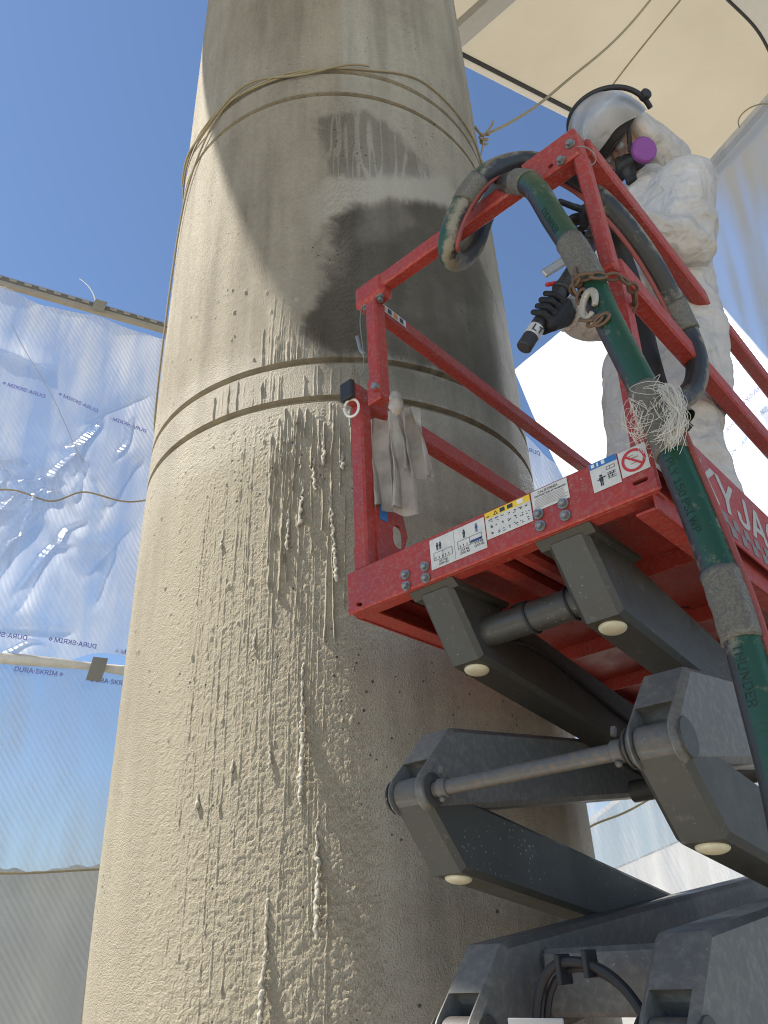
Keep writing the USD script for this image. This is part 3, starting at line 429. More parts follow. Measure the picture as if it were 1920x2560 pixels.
# ------------------------------------------------------------------ building seen through the sheets
stone = [painted('facade_stone_%s' % n, c, 0.85, dirt=(0.45, 0.38, 0.28), dirt_at=0.66, scale=1.2, bump=0.05) for n, c in (('a', (0.5, 0.47, 0.42)), ('b', (0.46, 0.43, 0.38)))]
bld = thing('stone_building', 'pale stone clad building behind the plastic sheets, lower right', 'building')
glassm = plain('facade_glass', (0.16, 0.2, 0.2), 0.12)
obj('wall', box(8.0, 20, 7.0, 60, 0, 6.4, 0.02), stone[1], bld)
obj('window_band', box(7.97, 7.995, 7.2, 59, 4.2, 6.2, 0.002), glassm, bld)
for iz in range(3):
    for iy in range(26):
        y0 = 7.0 + iy * 1.4 + 0.7 * (iz % 2)
        obj('stone_panel', box(7.94, 7.996, y0 + 0.006, y0 + 1.394, iz * 1.35 + 0.006, iz * 1.35 + 1.344, 0.006), stone[(iy + iz) % 2], bld, smooth=False)
# ropes at the column
rope = thing('column_rope', 'yellow rope wound round the column at the upper grooves and knotted', 'rope')
t_ = np.linspace(-1.6, 1.45, 90)
obj('loop', tube(np.array([onc(t, 6.24 + 0.02 * math.sin(t * 5) + 0.13 * sm(t, 0.15, 0.6) * (1 - sm(t, 1.0, 1.5)), 0.010) for t in t_]), 0.006, 8), ROPE, rope)
obj('loop', tube(np.array([onc(t, 6.235 - 0.55 * (1 - sm(t, -1.3, -0.62)) - 1.4 * (1 - sm(t, -1.45, -0.95)) ** 2, 0.014) for t in np.linspace(-1.5, -0.1, 60)]), 0.006, 8), ROPE, rope)
obj('loop', tube(np.array([onc(t, 6.235 + 0.05 * math.sin(t * 9), 0.02) for t in np.linspace(-1.35, 0.2, 60)]), 0.007, 8), ROPE, rope)
dk_ = 3.75                                                         # horizontal distance of the knot
def atd(px, py, d): r = ray(px, py); return C + r * (d / math.hypot(r[0], r[1]))
kn = atd(1045, 292, dk_); e_ = onc(1.33, 6.33, 0.01)
obj('tail', tube(spline([onc(1.22, 6.36, 0.012), e_, atd(1024, 274, dk_), atd(1034, 285, dk_), kn], 24), 0.010, 8), ROPE, rope)
a = np.linspace(0, 4 * np.pi, 50); obj('knot', tube(kn + np.c_[np.cos(a), np.sin(a) * 0.3, np.sin(a)] * np.linspace(0.035, 0.02, 50)[:, None] + np.c_[a * 0, a * 0.003, -a * 0.004], 0.010, 8), ROPE, rope)
obj('tail', tube(spline([kn, atd(1060, 275, dk_), atd(1066, 262, dk_)], 12), 0.009, 8), ROPE, rope)
obj('tail', tube(spline([kn, atd(1042, 322, dk_ - 0.02), atd(1034, 355, dk_ - 0.06), atd(1030, 400, dk_ - 0.05)], 14), 0.006, 8), ROPE, rope)
obj('stay', tube(spline([kn, atd(1080, 276, 3.85), atd(1150, 235, 4.0), atd(1230, 170, 4.3), atd(1320, 95, 4.7), atd(1420, -20, 5.1), atd(1500, -140, 5.2)], 70), 0.011, 8), ROPE, rope)
tag(obj('straight_cord', tube(spline([atd(1300, 222, 5.9), atd(1345, 155, 5.9), atd(1470, 0, 5.55), atd(1560, -110, 5.2)], 30), 0.010, 8), ROPE), 'straight thin cord under the canopy, right of the knotted rope', 'cord')
tag(obj('loose_cord', tube(spline([atd(1598, 275, 5.6), atd(1600, 250, 5.6), atd(1622, 232, 5.6), atd(1659, 225, 5.6)], 20), 0.006, 6), ROPE), 'short curl of cord hanging at the sheet hem, upper right', 'cord')
# ------------------------------------------------------------------ scissor lift (local: x along l, y across w, z up from the deck's near corner)
lift = thing('scissor_lift', 'red scissor lift platform on dark grey folding arms beside the column', 'scissor lift', lift=True)
W = 0.868
def seat(x, z0, z1, w0, w1): pass
# front plate with slots
def rounded_slot(w, z, a, h, tilt=0.0): return m3.Manifold.batch_hull([m3.Manifold.cylinder(0.2, h, h, 16).rotate([0, 90, 0]).translate([-0.1, w + s * a * math.cos(tilt), z + s * a * math.sin(tilt)]) for s in (-1, 1)])
pl = to_man(box(-0.008, 0.004, -0.006, W, -0.016, 0.103, 0.004)) - rounded_slot(0.825, 0.0, 0.006, 0.005, 0.3) - rounded_slot(0.03, 0.016, 0.012, 0.005)
plate = obj('front_plate', to_tm(pl), RED, lift)
tag(plate, 'red end plate with warning stickers and bolts')
obj('plate_lip', box(0.004, 0.045, 0.004, W - 0.004, -0.016, -0.01, 0.002), REDD, lift); obj('plate_lip', box(0.004, 0.03, 0.004, W - 0.004, 0.097, 0.1026, 0.002), REDD, lift)
for w in (0.66, 0.597, 0.268, 0.205):
    for z in ((0.026, -0.005) if w > 0.4 else (0.037, 0.007)):
        h = cyl([-0.0095, w, z], [-0.012, w, z], 0.0125, 20); b = cyl([-0.012, w, z], [-0.021, w, z], 0.0088, 6); c = ball([-0.021, w, z], 0.006, (0.5, 1, 1))
        obj('bolt', cat_([h, b, c]), BOLT, plate, smooth=25)
# stickers
def quad(w0, w1, z0, z1, m, name='sticker', off=0.0092, th=0.0006, par=plate): return obj(name, box(-off - th, -off, min(w0, w1), max(w0, w1), min(z0, z1), max(z0, z1), 0.0001), m, par, smooth=False)
def flat_text(txt, h, w, z, m, name='sticker_lettering', off=0.0102, bold=False): return obj(name, xf(meshkit.text_mesh(txt, h, 0.0004, bold), [0, -1, 0], [0, 0, 1], [-1, 0, 0], [-off, w, z]), m, plate, smooth=False)
def marks(rects, m, name='sticker_print', off=0.0099): return obj(name, cat_([box(-off - 0.0004, -off, min(a, b), max(a, b), min(c, d), max(c, d), 0.00005) for a, b, c, d in rects]), m, plate, smooth=False)
def figure(w, z, h): return [(w - h * .11, w + h * .11, z + h * .82, z + h), (w - h * .17, w + h * .17, z + h * .42, z + h * .78), (w - h * .13, w - h * .02, z, z + h * .42), (w + h * .02, w + h * .13, z, z + h * .42)]
quad(0.578, 0.412, 0.009, 0.09, DECAL)
marks([(0.5035, 0.503, 0.012, 0.088)] + [(0.568, 0.512, z, z + 0.0008) for z in (0.030, 0.05)] + [(w, w - 0.0012, 0.03, 0.05) for w in (0.568, 0.54, 0.512)] + [(0.563 - k * 0.01, 0.561 - k * 0.01, 0.033, 0.039) for k in range(5)] + [(0.494, 0.424, z, z + 0.0008) for z in (0.034, 0.054)] + [(w, w - 0.0012, 0.034, 0.054) for w in (0.494, 0.459, 0.424)] + [(0.488 - k * 0.01, 0.486 - k * 0.01, 0.037, 0.043) for k in range(7)], INK)
marks(figure(0.555, 0.056, 0.02) + figure(0.546, 0.056, 0.02) + figure(0.473, 0.058, 0.022), INK); marks(figure(0.436, 0.06, 0.022) + [(0.455, 0.424, 0.037, 0.0435)], NAVY)
for t, w, z in (('227 kg', 0.553, 0.022), ('(500 lb)', 0.554, 0.014), ('113 kg', 0.488, 0.026), ('(250 lb)', 0.489, 0.018), ('113 kg', 0.446, 0.03), ('(250 lb)', 0.447, 0.022)): flat_text(t, 0.0055, w, z, INK)
quad(0.409, 0.284, 0.027, 0.0965, DECAL); quad(0.4088, 0.2842, 0.08, 0.0963, YEL, off=0.0099, th=0.0003)
tri_ = lambda w, z, s: xf(trimesh.creation.extrude_polygon(Polygon([(-s, 0), (s, 0), (0, 1.7 * s)]).difference(Polygon([(-s * .6, s * .25), (s * .6, s * .25), (0, 1.25 * s)])), 0.0004), [0, -1, 0], [0, 0, 1], [-1, 0, 0], [-0.0104, w, z])
obj('sticker_print', tri_(0.378, 0.0825, 0.0065), INK, plate, smooth=False)
r2 = np.random.default_rng(9)
marks([(0.366, 0.352, 0.083, 0.093), (0.345, 0.33, 0.083, 0.093)] + [(0.404, 0.3965, 0.083, 0.0855)], INK, off=0.0104); marks([(0.318, 0.302, 0.083, 0.094)], WHITE, off=0.0104)
rc = []
for iy in range(3):
    for ix in range(7):
        w, z = 0.4 - ix * 0.0165, 0.066 - iy * 0.0165
        for k in range(4): a = r2.uniform(0, 0.008); b = r2.uniform(0, 0.009); rc.append((w - a, w - a - r2.uniform(0.002, 0.006), z + b, z + b + r2.uniform(0.0008, 0.0022)))
marks(rc, INK)
quad(0.280, 0.187, 0.046, 0.0975, DECAL); flat_text('CALIFORNIA', 0.006, 0.262, 0.0865, INK); flat_text('PROPOSITION 65 WARNING', 0.0042, 0.272, 0.079, INK)
marks([(0.274 - r2.uniform(0, .003), 0.2 - r2.uniform(0, .012), 0.0745 - k * 0.0036, 0.0757 - k * 0.0036) for k in range(7)], GREYI)
quad(0.131, 0.0665, 0.031, 0.1015, DECAL); quad(0.1308, 0.0667, 0.0865, 0.1013, BLUE, off=0.0099, th=0.0003)
marks([(0.126, 0.118, 0.09, 0.098), (0.113, 0.109, 0.089, 0.098), (0.102, 0.094, 0.09, 0.099)], WHITE, off=0.0104)
marks(figure(0.109, 0.04, 0.027) + [(0.118, 0.112, 0.055, 0.0575), (0.106, 0.098, 0.058, 0.0605)] + [(0.094, 0.074, z, z + 0.001) for z in (0.05, 0.054, 0.06, 0.064, 0.072, 0.079)] + [(w, w - 0.001, 0.072, 0.079) for w in (0.094, 0.086, 0.075)] + [(0.092 - k * 0.004, 0.09 - k * 0.004, 0.052 + (k % 2) * 0.006, 0.062 + (k % 2) * 0.004) for k in range(4)], INK)
quad(0.0635, 0.0015, 0.037, 0.0985, DECAL)
ring_ = Point(0, 0).buffer(0.0265, 32).difference(Point(0, 0).buffer(0.0205, 32)).union(Polygon([(-0.019, 0.013), (-0.0155, 0.0165), (0.019, -0.013), (0.0155, -0.0165)]))
obj('sticker_print', xf(trimesh.creation.extrude_polygon(ring_, 0.0004, engine='earcut'), [0, -1, 0], [0, 0, 1], [-1, 0, 0], [-0.0104, 0.0325, 0.0678]), REDI, plate, smooth=False)
marks([(0.043, 0.022, 0.072, 0.0745), (0.046, 0.03, 0.079, 0.0805), (0.04, 0.024, 0.06, 0.0615)], painted('brown_ink', (0.35, 0.25, 0.1), 0.6))
# deck and under-frame
obj('deck', box(0.005, 2.05, 0.006, W - 0.006, 0.052, 0.058, 0.001), REDD, lift)
obj('side_channel', cat_([box(0.005, 2.05, W - 0.012, W - 0.006, -0.014, 0.0515, 0.001), box(0.005, 2.05, W - 0.06, W - 0.0125, -0.014, -0.008, 0.001)]), RED, lift)
obj('side_channel', cat_([box(0.005, 2.05, 0.012, 0.018, -0.05, 0.0515, 0.001), box(0.005, 2.05, 0.0185, 0.06, -0.05, -0.044, 0.001)]), RED, lift)
for w in (0.36, 0.44): obj('stringer', prism([(0.006, 0.0515), (0.006, 0.0), (2.04, 0.0), (2.04, 0.0515)], w, w + 0.045, 0.012), REDD, lift)
for k, l in enumerate((0.42, 0.84, 1.26, 1.68)): obj('cross_rib', cat_([box(l, l + 0.005, 0.019, 0.3595, 0.006, 0.0515, 0.001), box(l, l + 0.005, 0.4855, W - 0.013, 0.006, 0.0515, 0.001)]), REDD, lift)
# toe boards
tb = obj('toe_board', box(0.03, 2.05, -0.012, -0.006, 0.0, 0.225, 0.002), RED, lift); obj('toe_board', box(0.03, 2.05, W + 0.001, W + 0.007, -0.014, 0.2, 0.002), RED, lift)
def slant(t, h):
    v = t.vertices.copy(); v[:, 0] += 0.22 * v[:, 1]; t.vertices = v; return t
txt = slant(meshkit.text_mesh('SKYJACK', 0.1, 0.0006, True), 0); txt.apply_scale([1.25, 1, 1])
obj('board_lettering', xf(txt, [1, 0, 0], [0, 0, 1], [0, -1, 0], [0.12, -0.0128, 0.085]), plain('pale_lettering', (0.42, 0.4, 0.36), 0.6), tb, smooth=False)
chk = []
for i in range(44):
    for j in range(2):
        if (i + j) % 2: chk.append(box(0.2 + i * 0.035, 0.2 + i * 0.035 + 0.034, -0.0134, -0.0128, 0.012 + j * 0.03, 0.041 + j * 0.03, 0.0001))
obj('checker_strip', cat_(chk), plain('grey_checker', (0.2, 0.18, 0.17), 0.6), tb, smooth=False)
# guard rails
def rail(name, p, q, w=0.045, h=0.055, m=RED, par=lift, **k): return obj(name, bar(p, q, w, h, c=0.006, **k), m, par, smooth=False)
rail('top_rail', (0, 0.12, 1.058), (0, 0.69, 1.058))
br = to_man(cat_([box(-0.029, 0.029, -0.03, 0.14, 0.99, 1.098, 0.006)])) - m3.Manifold.cylinder(0.2, 0.008, 0.008, 16).rotate([0, 90, 0]).translate([-0.1, 0.055, 1.012])
cb = obj('corner_bracket', to_tm(br), RED, lift, smooth=False)
def bolt(w, z, l, par, r=0.013): obj('bolt', cat_([cyl([l, w, z], [l - 0.003, w, z], r, 18), cyl([l - 0.003, w, z], [l - 0.013, w, z], r * 0.7, 6)]), BOLT, par, smooth=25)
bolt(-0.012, 1.035, -0.03, cb); bolt(0.022, 1.0, -0.03, cb)
lb = obj('corner_bracket', box(-0.03, 0.03, 0.665, 0.79, 1.0, 1.09, 0.014), RED, lift, smooth=30); tag(lb, 'rounded red bracket on the left end of the top rail')
for w in (0.752, 0.69): obj('bolt', cat_([cyl([-0.012, w, 0.9985], [-0.012, w, 0.993], 0.013, 18), cyl([-0.012, w, 0.993], [-0.012, w, 0.98], 0.009, 6)]), BOLT, lb, smooth=25)
rail('post', (0.002, 0.725, 0.999), (0.002, 0.725, 0.612), 0.045, 0.05, up=(1, 0, 0)); rail('post', (-0.004, -0.021, 0.99), (0.0, -0.02, 0.58), 0.034, 0.042, up=(1, 0, 0))
obj('post', hullpts([(l, w, z) for z, a, b in ((0.104, -0.01, 0.04), (0.4, -0.018, 0.022), (0.58, -0.036, -0.005)) for l in (0.01, 0.05) for w in (a, b)]), RED, lift, smooth=False)
rail('post', (0.025, 0.825, 0.1035), (0.025, 0.825, 0.66), 0.05, 0.045, up=(1, 0, 0))
g = Polygon([(0.0, 0.06), (0.0, 0.3), (0.05, 0.33), (0.1, 0.31), (0.115, 0.25), (0.09, 0.19), (0.12, 0.12), (0.2, 0.09), (0.3, 0.06)]).buffer(0.008).difference(Point(0.08, 0.25).buffer(0.022).union(Point(0.08, 0.22).buffer(0.022)).convex_hull)
gus = trimesh.creation.extrude_polygon(g, 0.008, engine='earcut'); gus = xf(gus, [1, 0, 0], [0, 0, 1], [0, -1, 0], [0.048, 0.80, 0.0]); gp = obj('post_gusset', gus, RED, lift, smooth=False)
obj('gusset_sticker', box(0.052, 0.085, 0.7905, 0.7915, 0.265, 0.325, 0.0002), BLUE, gp, smooth=False)
lm = rail('mid_rail', (-0.025, 0.82, 0.685), (2.0, 0.82, 0.685), 0.045, 0.065); obj('rail_cap', box(-0.045, -0.0255, 0.795, 0.845, 0.652, 0.718, 0.004), BLACK, lm, smooth=False)
rail('top_rail', (0.03, 0.775, 1.055), (2.0, 0.775, 1.055), 0.042, 0.055); rail('top_rail', (0.03, -0.02, 1.072), (2.0, -0.02, 1.072), 0.045, 0.062); rail('mid_rail', (0.02, -0.02, 0.603), (2.0, -0.02, 0.603), 0.045, 0.062)
obj('hinge_lug', cat_([box(-0.024, -0.016, 0.70, 0.752, 0.6, 0.69, 0.003), cyl([-0.016, 0.712, 0.635], [-0.035, 0.712, 0.635], 0.010, 14)]), RED, lift, smooth=30)
obj('pivot_pin', cyl([-0.024, 0.71, 0.64], [-0.042, 0.71, 0.64], 0.0105, 12), BOLT, lift); obj('lock_pin', tube([[-0.02, 0.757, 0.80], [-0.03, 0.765, 0.815], [-0.032, 0.775, 0.875]], 0.006, 8), BOLT, lift)
obj('lanyard_wire', tube(spline([[-0.03, 0.75, 0.99], [-0.034, 0.758, 0.9], [-0.032, 0.752, 0.8], [-0.03, 0.76, 0.72]], 16), 0.0018, 6), BOLT, lift)
a = np.linspace(0.3, 2 * np.pi + 0.1, 30); obj('wire_ring', tube(np.c_[-0.025 - 0.01 * np.cos(a), 0.815 + 0.02 * np.cos(a), 0.625 + 0.032 * np.sin(a)], 0.004, 8), WHITE, lift)
for l in (1.98,):
    for w, z1 in ((-0.02, 1.04), (0.775, 1.03)): rail('post', (l, w, 0.06), (l, w, z1), 0.04, 0.04, up=(1, 0, 0))
obj('rail_sticker', box(0.06, 0.19, 0.7525, 0.7535, 1.045, 1.075, 0.0002), DECAL, lift, smooth=False)
for k in range(4): obj('rail_sticker', box(0.068 + k * 0.03, 0.086 + k * 0.03, 0.7515, 0.7522, 1.05, 1.07, 0.0001), (ORAN, INK, ORAN, INK)[k], lift, smooth=False)
# scissor arms
def link(name, poly, wc, m=GREY, cut=None, hw=0.05, c=0.012):
    t = prism(poly, wc - hw, wc + hw, c)
    if cut is not None: t = to_tm(to_man(t) - cut)
    return obj(name, t, m, lift, smooth=28)
p1 = [(0.045, -0.018), (0.02, -0.03), (0.125, -0.188), (0.155, -0.193), (1.9, -0.46), (1.9, -0.33), (0.3, -0.045), (0.22, -0.018)]
BUMPS = []
def bumper(par, l, w, z, sl): 
    t = trimesh.creation.icosphere(3, 1.0); t.apply_scale([0.031, 0.031, 0.011]); t.apply_transform(trimesh.transformations.rotation_matrix(sl, [0, 1, 0])); t.apply_translation([l, w, z]); obj('bumper', t, CREAM, par, smooth=True)
for w in (0.60, 0.23):
    a = link('scissor_arm', p1, w); bumper(a, 0.168, w, -0.196, 0.16)
    obj('mount_bracket', hullpts([(l, w + d, z) for l, z in ((0.006, -0.0175), (0.25, -0.0175), (0.03, -0.034), (0.24, -0.032)) for d in (-0.068, 0.068)]), GREY, lift, smooth=False)
def dz(P, z): return [(x, y + z) for x, y in P]
p3 = [(0.0, -0.515), (0.115, -0.648), (0.14, -0.652), (1.9, -0.93), (1.9, -0.80), (0.10, -0.492), (0.03, -0.47)]
p2 = circ(0.02, -0.488, 0.044) + [(0.112, -0.336), (0.13, -0.333), (1.9, -0.14), (1.9, -0.29), (0.2, -0.478)]
def slot_cut(w, z): return m3.Manifold.batch_hull([m3.Manifold.cylinder(0.074, 0.041, 0.041, 24).rotate([90, 0, 0]).translate([l, w + 0.037, z + d]) for l, d in ((0.02, 0), (0.03, 0.03), (-0.08, -0.08), (0.1, -0.12), (-0.1, 0.02))])
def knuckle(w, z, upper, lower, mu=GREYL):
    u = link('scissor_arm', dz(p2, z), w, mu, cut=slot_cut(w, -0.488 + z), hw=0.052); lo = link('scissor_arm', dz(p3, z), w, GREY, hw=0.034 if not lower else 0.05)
    obj('pivot_sleeve', cyl([0.02, w - 0.0355, -0.488 + z], [0.02, w + 0.0355, -0.488 + z], 0.034, 28, 0.003), STEEL, lo); obj('pivot_washer', cat_([cyl([0.02, w + s * 0.0525, -0.488 + z], [0.02, w + s * 0.057, -0.488 + z], 0.037, 28, 0.0015) for s in (-1, 1)]), GREY, u)
    bumper(lo, 0.155, w, -0.655 + z, 0.16)
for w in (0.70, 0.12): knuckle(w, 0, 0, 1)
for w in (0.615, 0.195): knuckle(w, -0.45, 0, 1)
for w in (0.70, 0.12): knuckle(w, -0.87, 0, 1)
rod = obj('cross_rod', cyl([0.02, 0.18, -0.488], [0.02, 0.64, -0.488], 0.0165, 18), STEEL, lift)
for w in (0.2, 0.615): obj('rod_collar', cat_([cyl([0.02, w - 0.012, -0.488], [0.02, w + 0.012, -0.488], 0.0215, 18, 0.002), cyl([0.01, w, -0.46], [0.016, w, -0.445], 0.006, 8), ball([0.01, w, -0.512], 0.007)]), STEEL, rod)
obj('torsion_tube', cyl([0.16, 0.272, -0.115], [0.16, 0.556, -0.115], 0.037, 28), GREY, lift)
for w in (0.42, 0.31): a = np.linspace(0, 2 * np.pi, 24); obj('cable_loop', tube(np.c_[0.16 + 0.04 * np.cos(a), w + 0.004 * np.sin(a), -0.115 + 0.04 * np.sin(a)], 0.003, 6), BLACK, lift)
obj('control_cable', tube(spline([[0.16, 0.42, -0.078], [0.2, 0.5, -0.06], [0.26, 0.54, -0.05], [0.3, 0.55, -0.03]], 20), 0.006, 8), BLACK, lift)
obj('control_cable', tube(spline([[0.2, 0.545, -0.14], [0.35, 0.543, -0.11], [0.6, 0.543, -0.16], [0.95, 0.543, -0.24]], 24), 0.005, 8), BLACK, lift)
for z in (-1.0, -0.56): obj('torsion_tube', cyl([0.95, 0.2, z + 0.16], [0.95, 0.62, z + 0.16], 0.032, 20), GREY, lift)
# inner lower boxes, cable and control sticker
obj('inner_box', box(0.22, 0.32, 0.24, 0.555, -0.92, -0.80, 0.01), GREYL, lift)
hc = spline([[0.1, 0.50, -0.98], [0.1, 0.50, -0.90], [0.1, 0.46, -0.835], [0.1, 0.39, -0.825], [0.1, 0.32, -0.86], [0.1, 0.275, -0.93], [0.1, 0.25, -1.02]], 50)
hy = obj('hydraulic_hose', tube(hc, 0.009, 10), BLACK, lift); obj('hydraulic_hose', tube(hc * np.array([1, 0.94, 1]) + np.array([0.02, 0.022, -0.012]), 0.007, 10), BLACK, lift)
obj('hose_clip', box(0.085, 0.13, 0.43, 0.44, -0.86, -0.81, 0.002), BLACK, hy); obj('hose_clip', box(0.085, 0.13, 0.372, 0.382, -0.85, -0.805, 0.002), BLACK, hy)
sg = obj('info_plate', box(0.0, 0.004, 0.385, 0.50, -0.96, -0.905, 0.002), plain('pale_plate', (0.33, 0.33, 0.32), 0.5), lift)
obj('plate_print', xf(trimesh.creation.extrude_polygon(Point(0, 0).buffer(0.02).difference(Point(0, 0).buffer(0.013)), 0.0005), [0, -1, 0], [0, 0, 1], [-1, 0, 0], [-0.0006, 0.44, -0.945]), REDI, sg, smooth=False)
# chassis
gz = -B[2] / KS
obj('chassis', box(0.0, 1.95, 0.08, 0.74, gz + 0.2, gz + 0.85, 0.03), REDD, lift)
for l in (0.25, 1.7):
    for w in (0.03, 0.79): obj('wheel', cyl([l, w - 0.05, gz + 0.17], [l, w + 0.05, gz + 0.17], 0.17, 32, 0.01), BLACK, lift)
# ------------------------------------------------------------------ hose
HP = [(1478, 905, .34), (1452, 868, .36), (1470, 862, .40), (1497, 838, .44), (1506, 790, .46), (1490, 730, .46), (1462, 670, .42), (1420, 590, .34), (1360, 500, .24), (1300, 435, .17), (1245, 392, .12), (1200, 368, .085), (1165, 354, .07), (1130, 350, .05), (1090, 357, 0.0), (1050, 377, -.05), (1016, 414, -.075), (990, 460, -.085), (972, 510, -.085), (970, 545, -.06), (985, 563, 0.0), (1008, 552, .05), (1028, 522, .078), (1042, 480, .08), (1056, 445, .07), (1075, 415, .04), (1100, 397, -.02), (1130, 393, -.065), (1160, 413, -.085), (1190, 462, -.085), (1230, 522, -.085), (1270, 592, -.085), (1308, 680, -.08), (1343, 750, -.075), (1385, 830, -.07), (1420, 900, -.06), (1455, 985, -.06), (1500, 1095, -.06), (1545, 1210, -.07), (1590, 1335, -.08), (1640, 1515, -.09), (1690, 1705, -.1), (1725, 1900, -.11), (1740, 2100, -.12)]
hpath = spline(np.array([glob_(fr(*q))[0] for q in HP]), 420); HR = 0.0305 * KS
hosem = mat('blast_hose', {'uv': ('texture_coordinate', {}), 's': ('separate_xyz', {}), 'g': ('geometry', {}), 'w': ('math', dict(math_type='pingpong', value2=0.5)), 'r': ('map_range', dict(from_min=0.335, from_max=0.35, clamp=True)), 'sm': ('map_range', dict(from_min=0.16, from_max=0.3, to_min=0.0, to_max=0.2, clamp=True)), 'sn': ('map_range', dict(from_min=0.42, from_max=0.3, to_min=0.0, to_max=1.0, clamp=True)), 'sx': ('math', dict(math_type='multiply')), 'sa': ('math', dict(math_type='add')),
    'n': ('noise_texture', dict(scale=9.0, detail=7.0, roughness=0.68)), 'n2': ('noise_texture', dict(scale=60.0, detail=4.0, roughness=0.7)), 'nm': ('math', dict(math_type='multiply_add', value2=0.28)), 'rn': ('map_range', dict(from_min=0.70, from_max=0.84, clamp=True)),
    'a': ('mix_color', dict(a=(0.025, 0.026, 0.027), b=(0.008, 0.052, 0.024))), 'm': ('mix_color', dict(b=(0.22, 0.2, 0.15))), 'ro': ('mix_float', dict(a=0.4, b=0.9)), 'b': ('bump', dict(strength=0.6, distance=0.006)), 'p': ('principled_bsdf', {})},
    [('uv.UV', 's.vector'), ('s.y', 'w.value1'), ('w.value', 'r.value'), ('r.result', 'a.fac'), ('g.position', 'n.vector'), ('g.position', 'n2.vector'), ('n2.fac', 'nm.value1'), ('n.fac', 'nm.value3'), ('s.y', 'sm.value'), ('s.y', 'sn.value'), ('sm.result', 'sx.value1'), ('sn.result', 'sx.value2'), ('sx.value', 'sa.value1'), ('nm.value', 'sa.value2'), ('sa.value', 'rn.value'), ('rn.result', 'm.fac'), ('a.result', 'm.a'), ('m.result', 'p.base_color'), ('rn.result', 'ro.fac'), ('ro.result', 'p.roughness'), ('nm.value', 'b.height'), ('b.normal', 'p.normal')])
def tube_uv(P, r, k, ref):
    """tube whose seam faces ref, uv = (length, turn)"""
    t = np.gradient(P, axis=0); t /= np.linalg.norm(t, axis=1, keepdims=True); n = ref - t * (ref * t).sum(1, keepdims=True); n /= np.linalg.norm(n, axis=1, keepdims=True); b = np.cross(t, n)
    a = np.arange(k + 1) / k * 2 * np.pi; Vv = P[:, None] + r * (np.cos(a)[None, :, None] * n[:, None] + np.sin(a)[None, :, None] * b[:, None]); s = np.r_[0, np.cumsum(np.linalg.norm(np.diff(P, axis=0), axis=1))]
    uv = np.stack(np.broadcast_arrays(s[:, None], a[None] / (2 * np.pi)), -1); return (Vv.reshape(-1, 3), grid_faces(len(P), k + 1)[:, ::-1]), uv.reshape(-1, 2), t, n, b, s
view = hpath - C; view /= np.linalg.norm(view, axis=1, keepdims=True); tg = np.gradient(hpath, axis=0); tg /= np.linalg.norm(tg, axis=1, keepdims=True)
lsm = -np.cross(tg, -view); lsm /= np.linalg.norm(lsm, axis=1, keepdims=True)
for _ in range(30): lsm[1:-1] = (lsm[:-2] + lsm[1:-1] + lsm[2:]) / 3
lsm /= np.linalg.norm(lsm, axis=1, keepdims=True)
def seg_index(px, py, lo, hi):
    d = ray(px, py); q = hpath[lo:hi] - C; e = q - (q @ d)[:, None] * d; return lo + int(np.argmin((e ** 2).sum(1)))
i_loop = seg_index(1012, 412, 100, 230); i_top = seg_index(1128, 393, 220, 300); i_u = seg_index(985, 563, 160, 260)
ix = np.arange(len(hpath)); w_l = np.clip((ix - i_loop + 14) / 12, 0, 1) * np.clip((i_u - 3 - ix) / 10, 0, 1); w_d = np.clip((ix - i_top + 4) / 10, 0, 1); w_a = 1 - np.clip(w_l + w_d, 0, 1)
refv = w_l[:, None] * (-lsm * 0.9 - view * 0.35) + w_d[:, None] * (-view * 0.93 + lsm * 0.3) + w_a[:, None] * (view * 0.8 - lsm * 0.3); (hm_, huv, ht, hn, hb, hs) = tube_uv(hpath, HR, 24, -refv)
hose = thing('blast_hose', 'thick muddy black hose with green stripe looped over the red rail', 'hose')
obj('hose_body', hm_, hosem, hose, smooth=True, uv=huv)
def at_px(px, py):
    d = ray(px, py); q = hpath - C; e = q - (q @ d)[:, None] * d; return int(np.argmin((e ** 2).sum(1)))
tapem = painted('muddy_tape', (0.12, 0.116, 0.105), 0.8, dirt=(0.28, 0.255, 0.19), dirt_at=0.5, scale=22, bump=0.8)
def wrap(i, n, r=0.0035, lab=None):
    P = hpath[max(0, i - n):i + n + 1]; t = tube(P, HR + r, 26); t.vertices += t.vertex_normals * (0.004 * (meshkit.fbm(t.vertices * 60, 2, 3) - 0.4))[:, None]; obj('tape_wrap', t, tapem, hose, smooth=True)
for i, n in ((i_loop, 5), (i_top, 4), (seg_index(1268, 560, 250, 420), 7), (seg_index(1422, 905, 250, 420), 9), (seg_index(1571, 1310, 250, 420), 6), (seg_index(1466, 690, 0, 120), 5)): wrap(i, n)
air = thing('air_line', 'thin faded red air line taped along the blast hose', 'hose')
ap = hpath + lsm * 0.026 - view * 0.027; i_c = seg_index(1440, 950, 260, 420)
obj('line_body', tube(ap[40:i_u + 8], 0.0072, 10), painted('faded_red_rubber', (0.27, 0.06, 0.05), 0.6, dirt=(0.33, 0.2, 0.17), scale=30), air, smooth=True)
obj('line_body', tube((hpath + lsm * 0.036 - view * 0.008)[i_c:410], 0.0072, 10), painted('faded_red_rubber_low', (0.27, 0.06, 0.05), 0.6, dirt=(0.33, 0.2, 0.17), scale=30), air, smooth=True)
inkd = plain('hose_print', (0.008, 0.03, 0.016), 0.5)
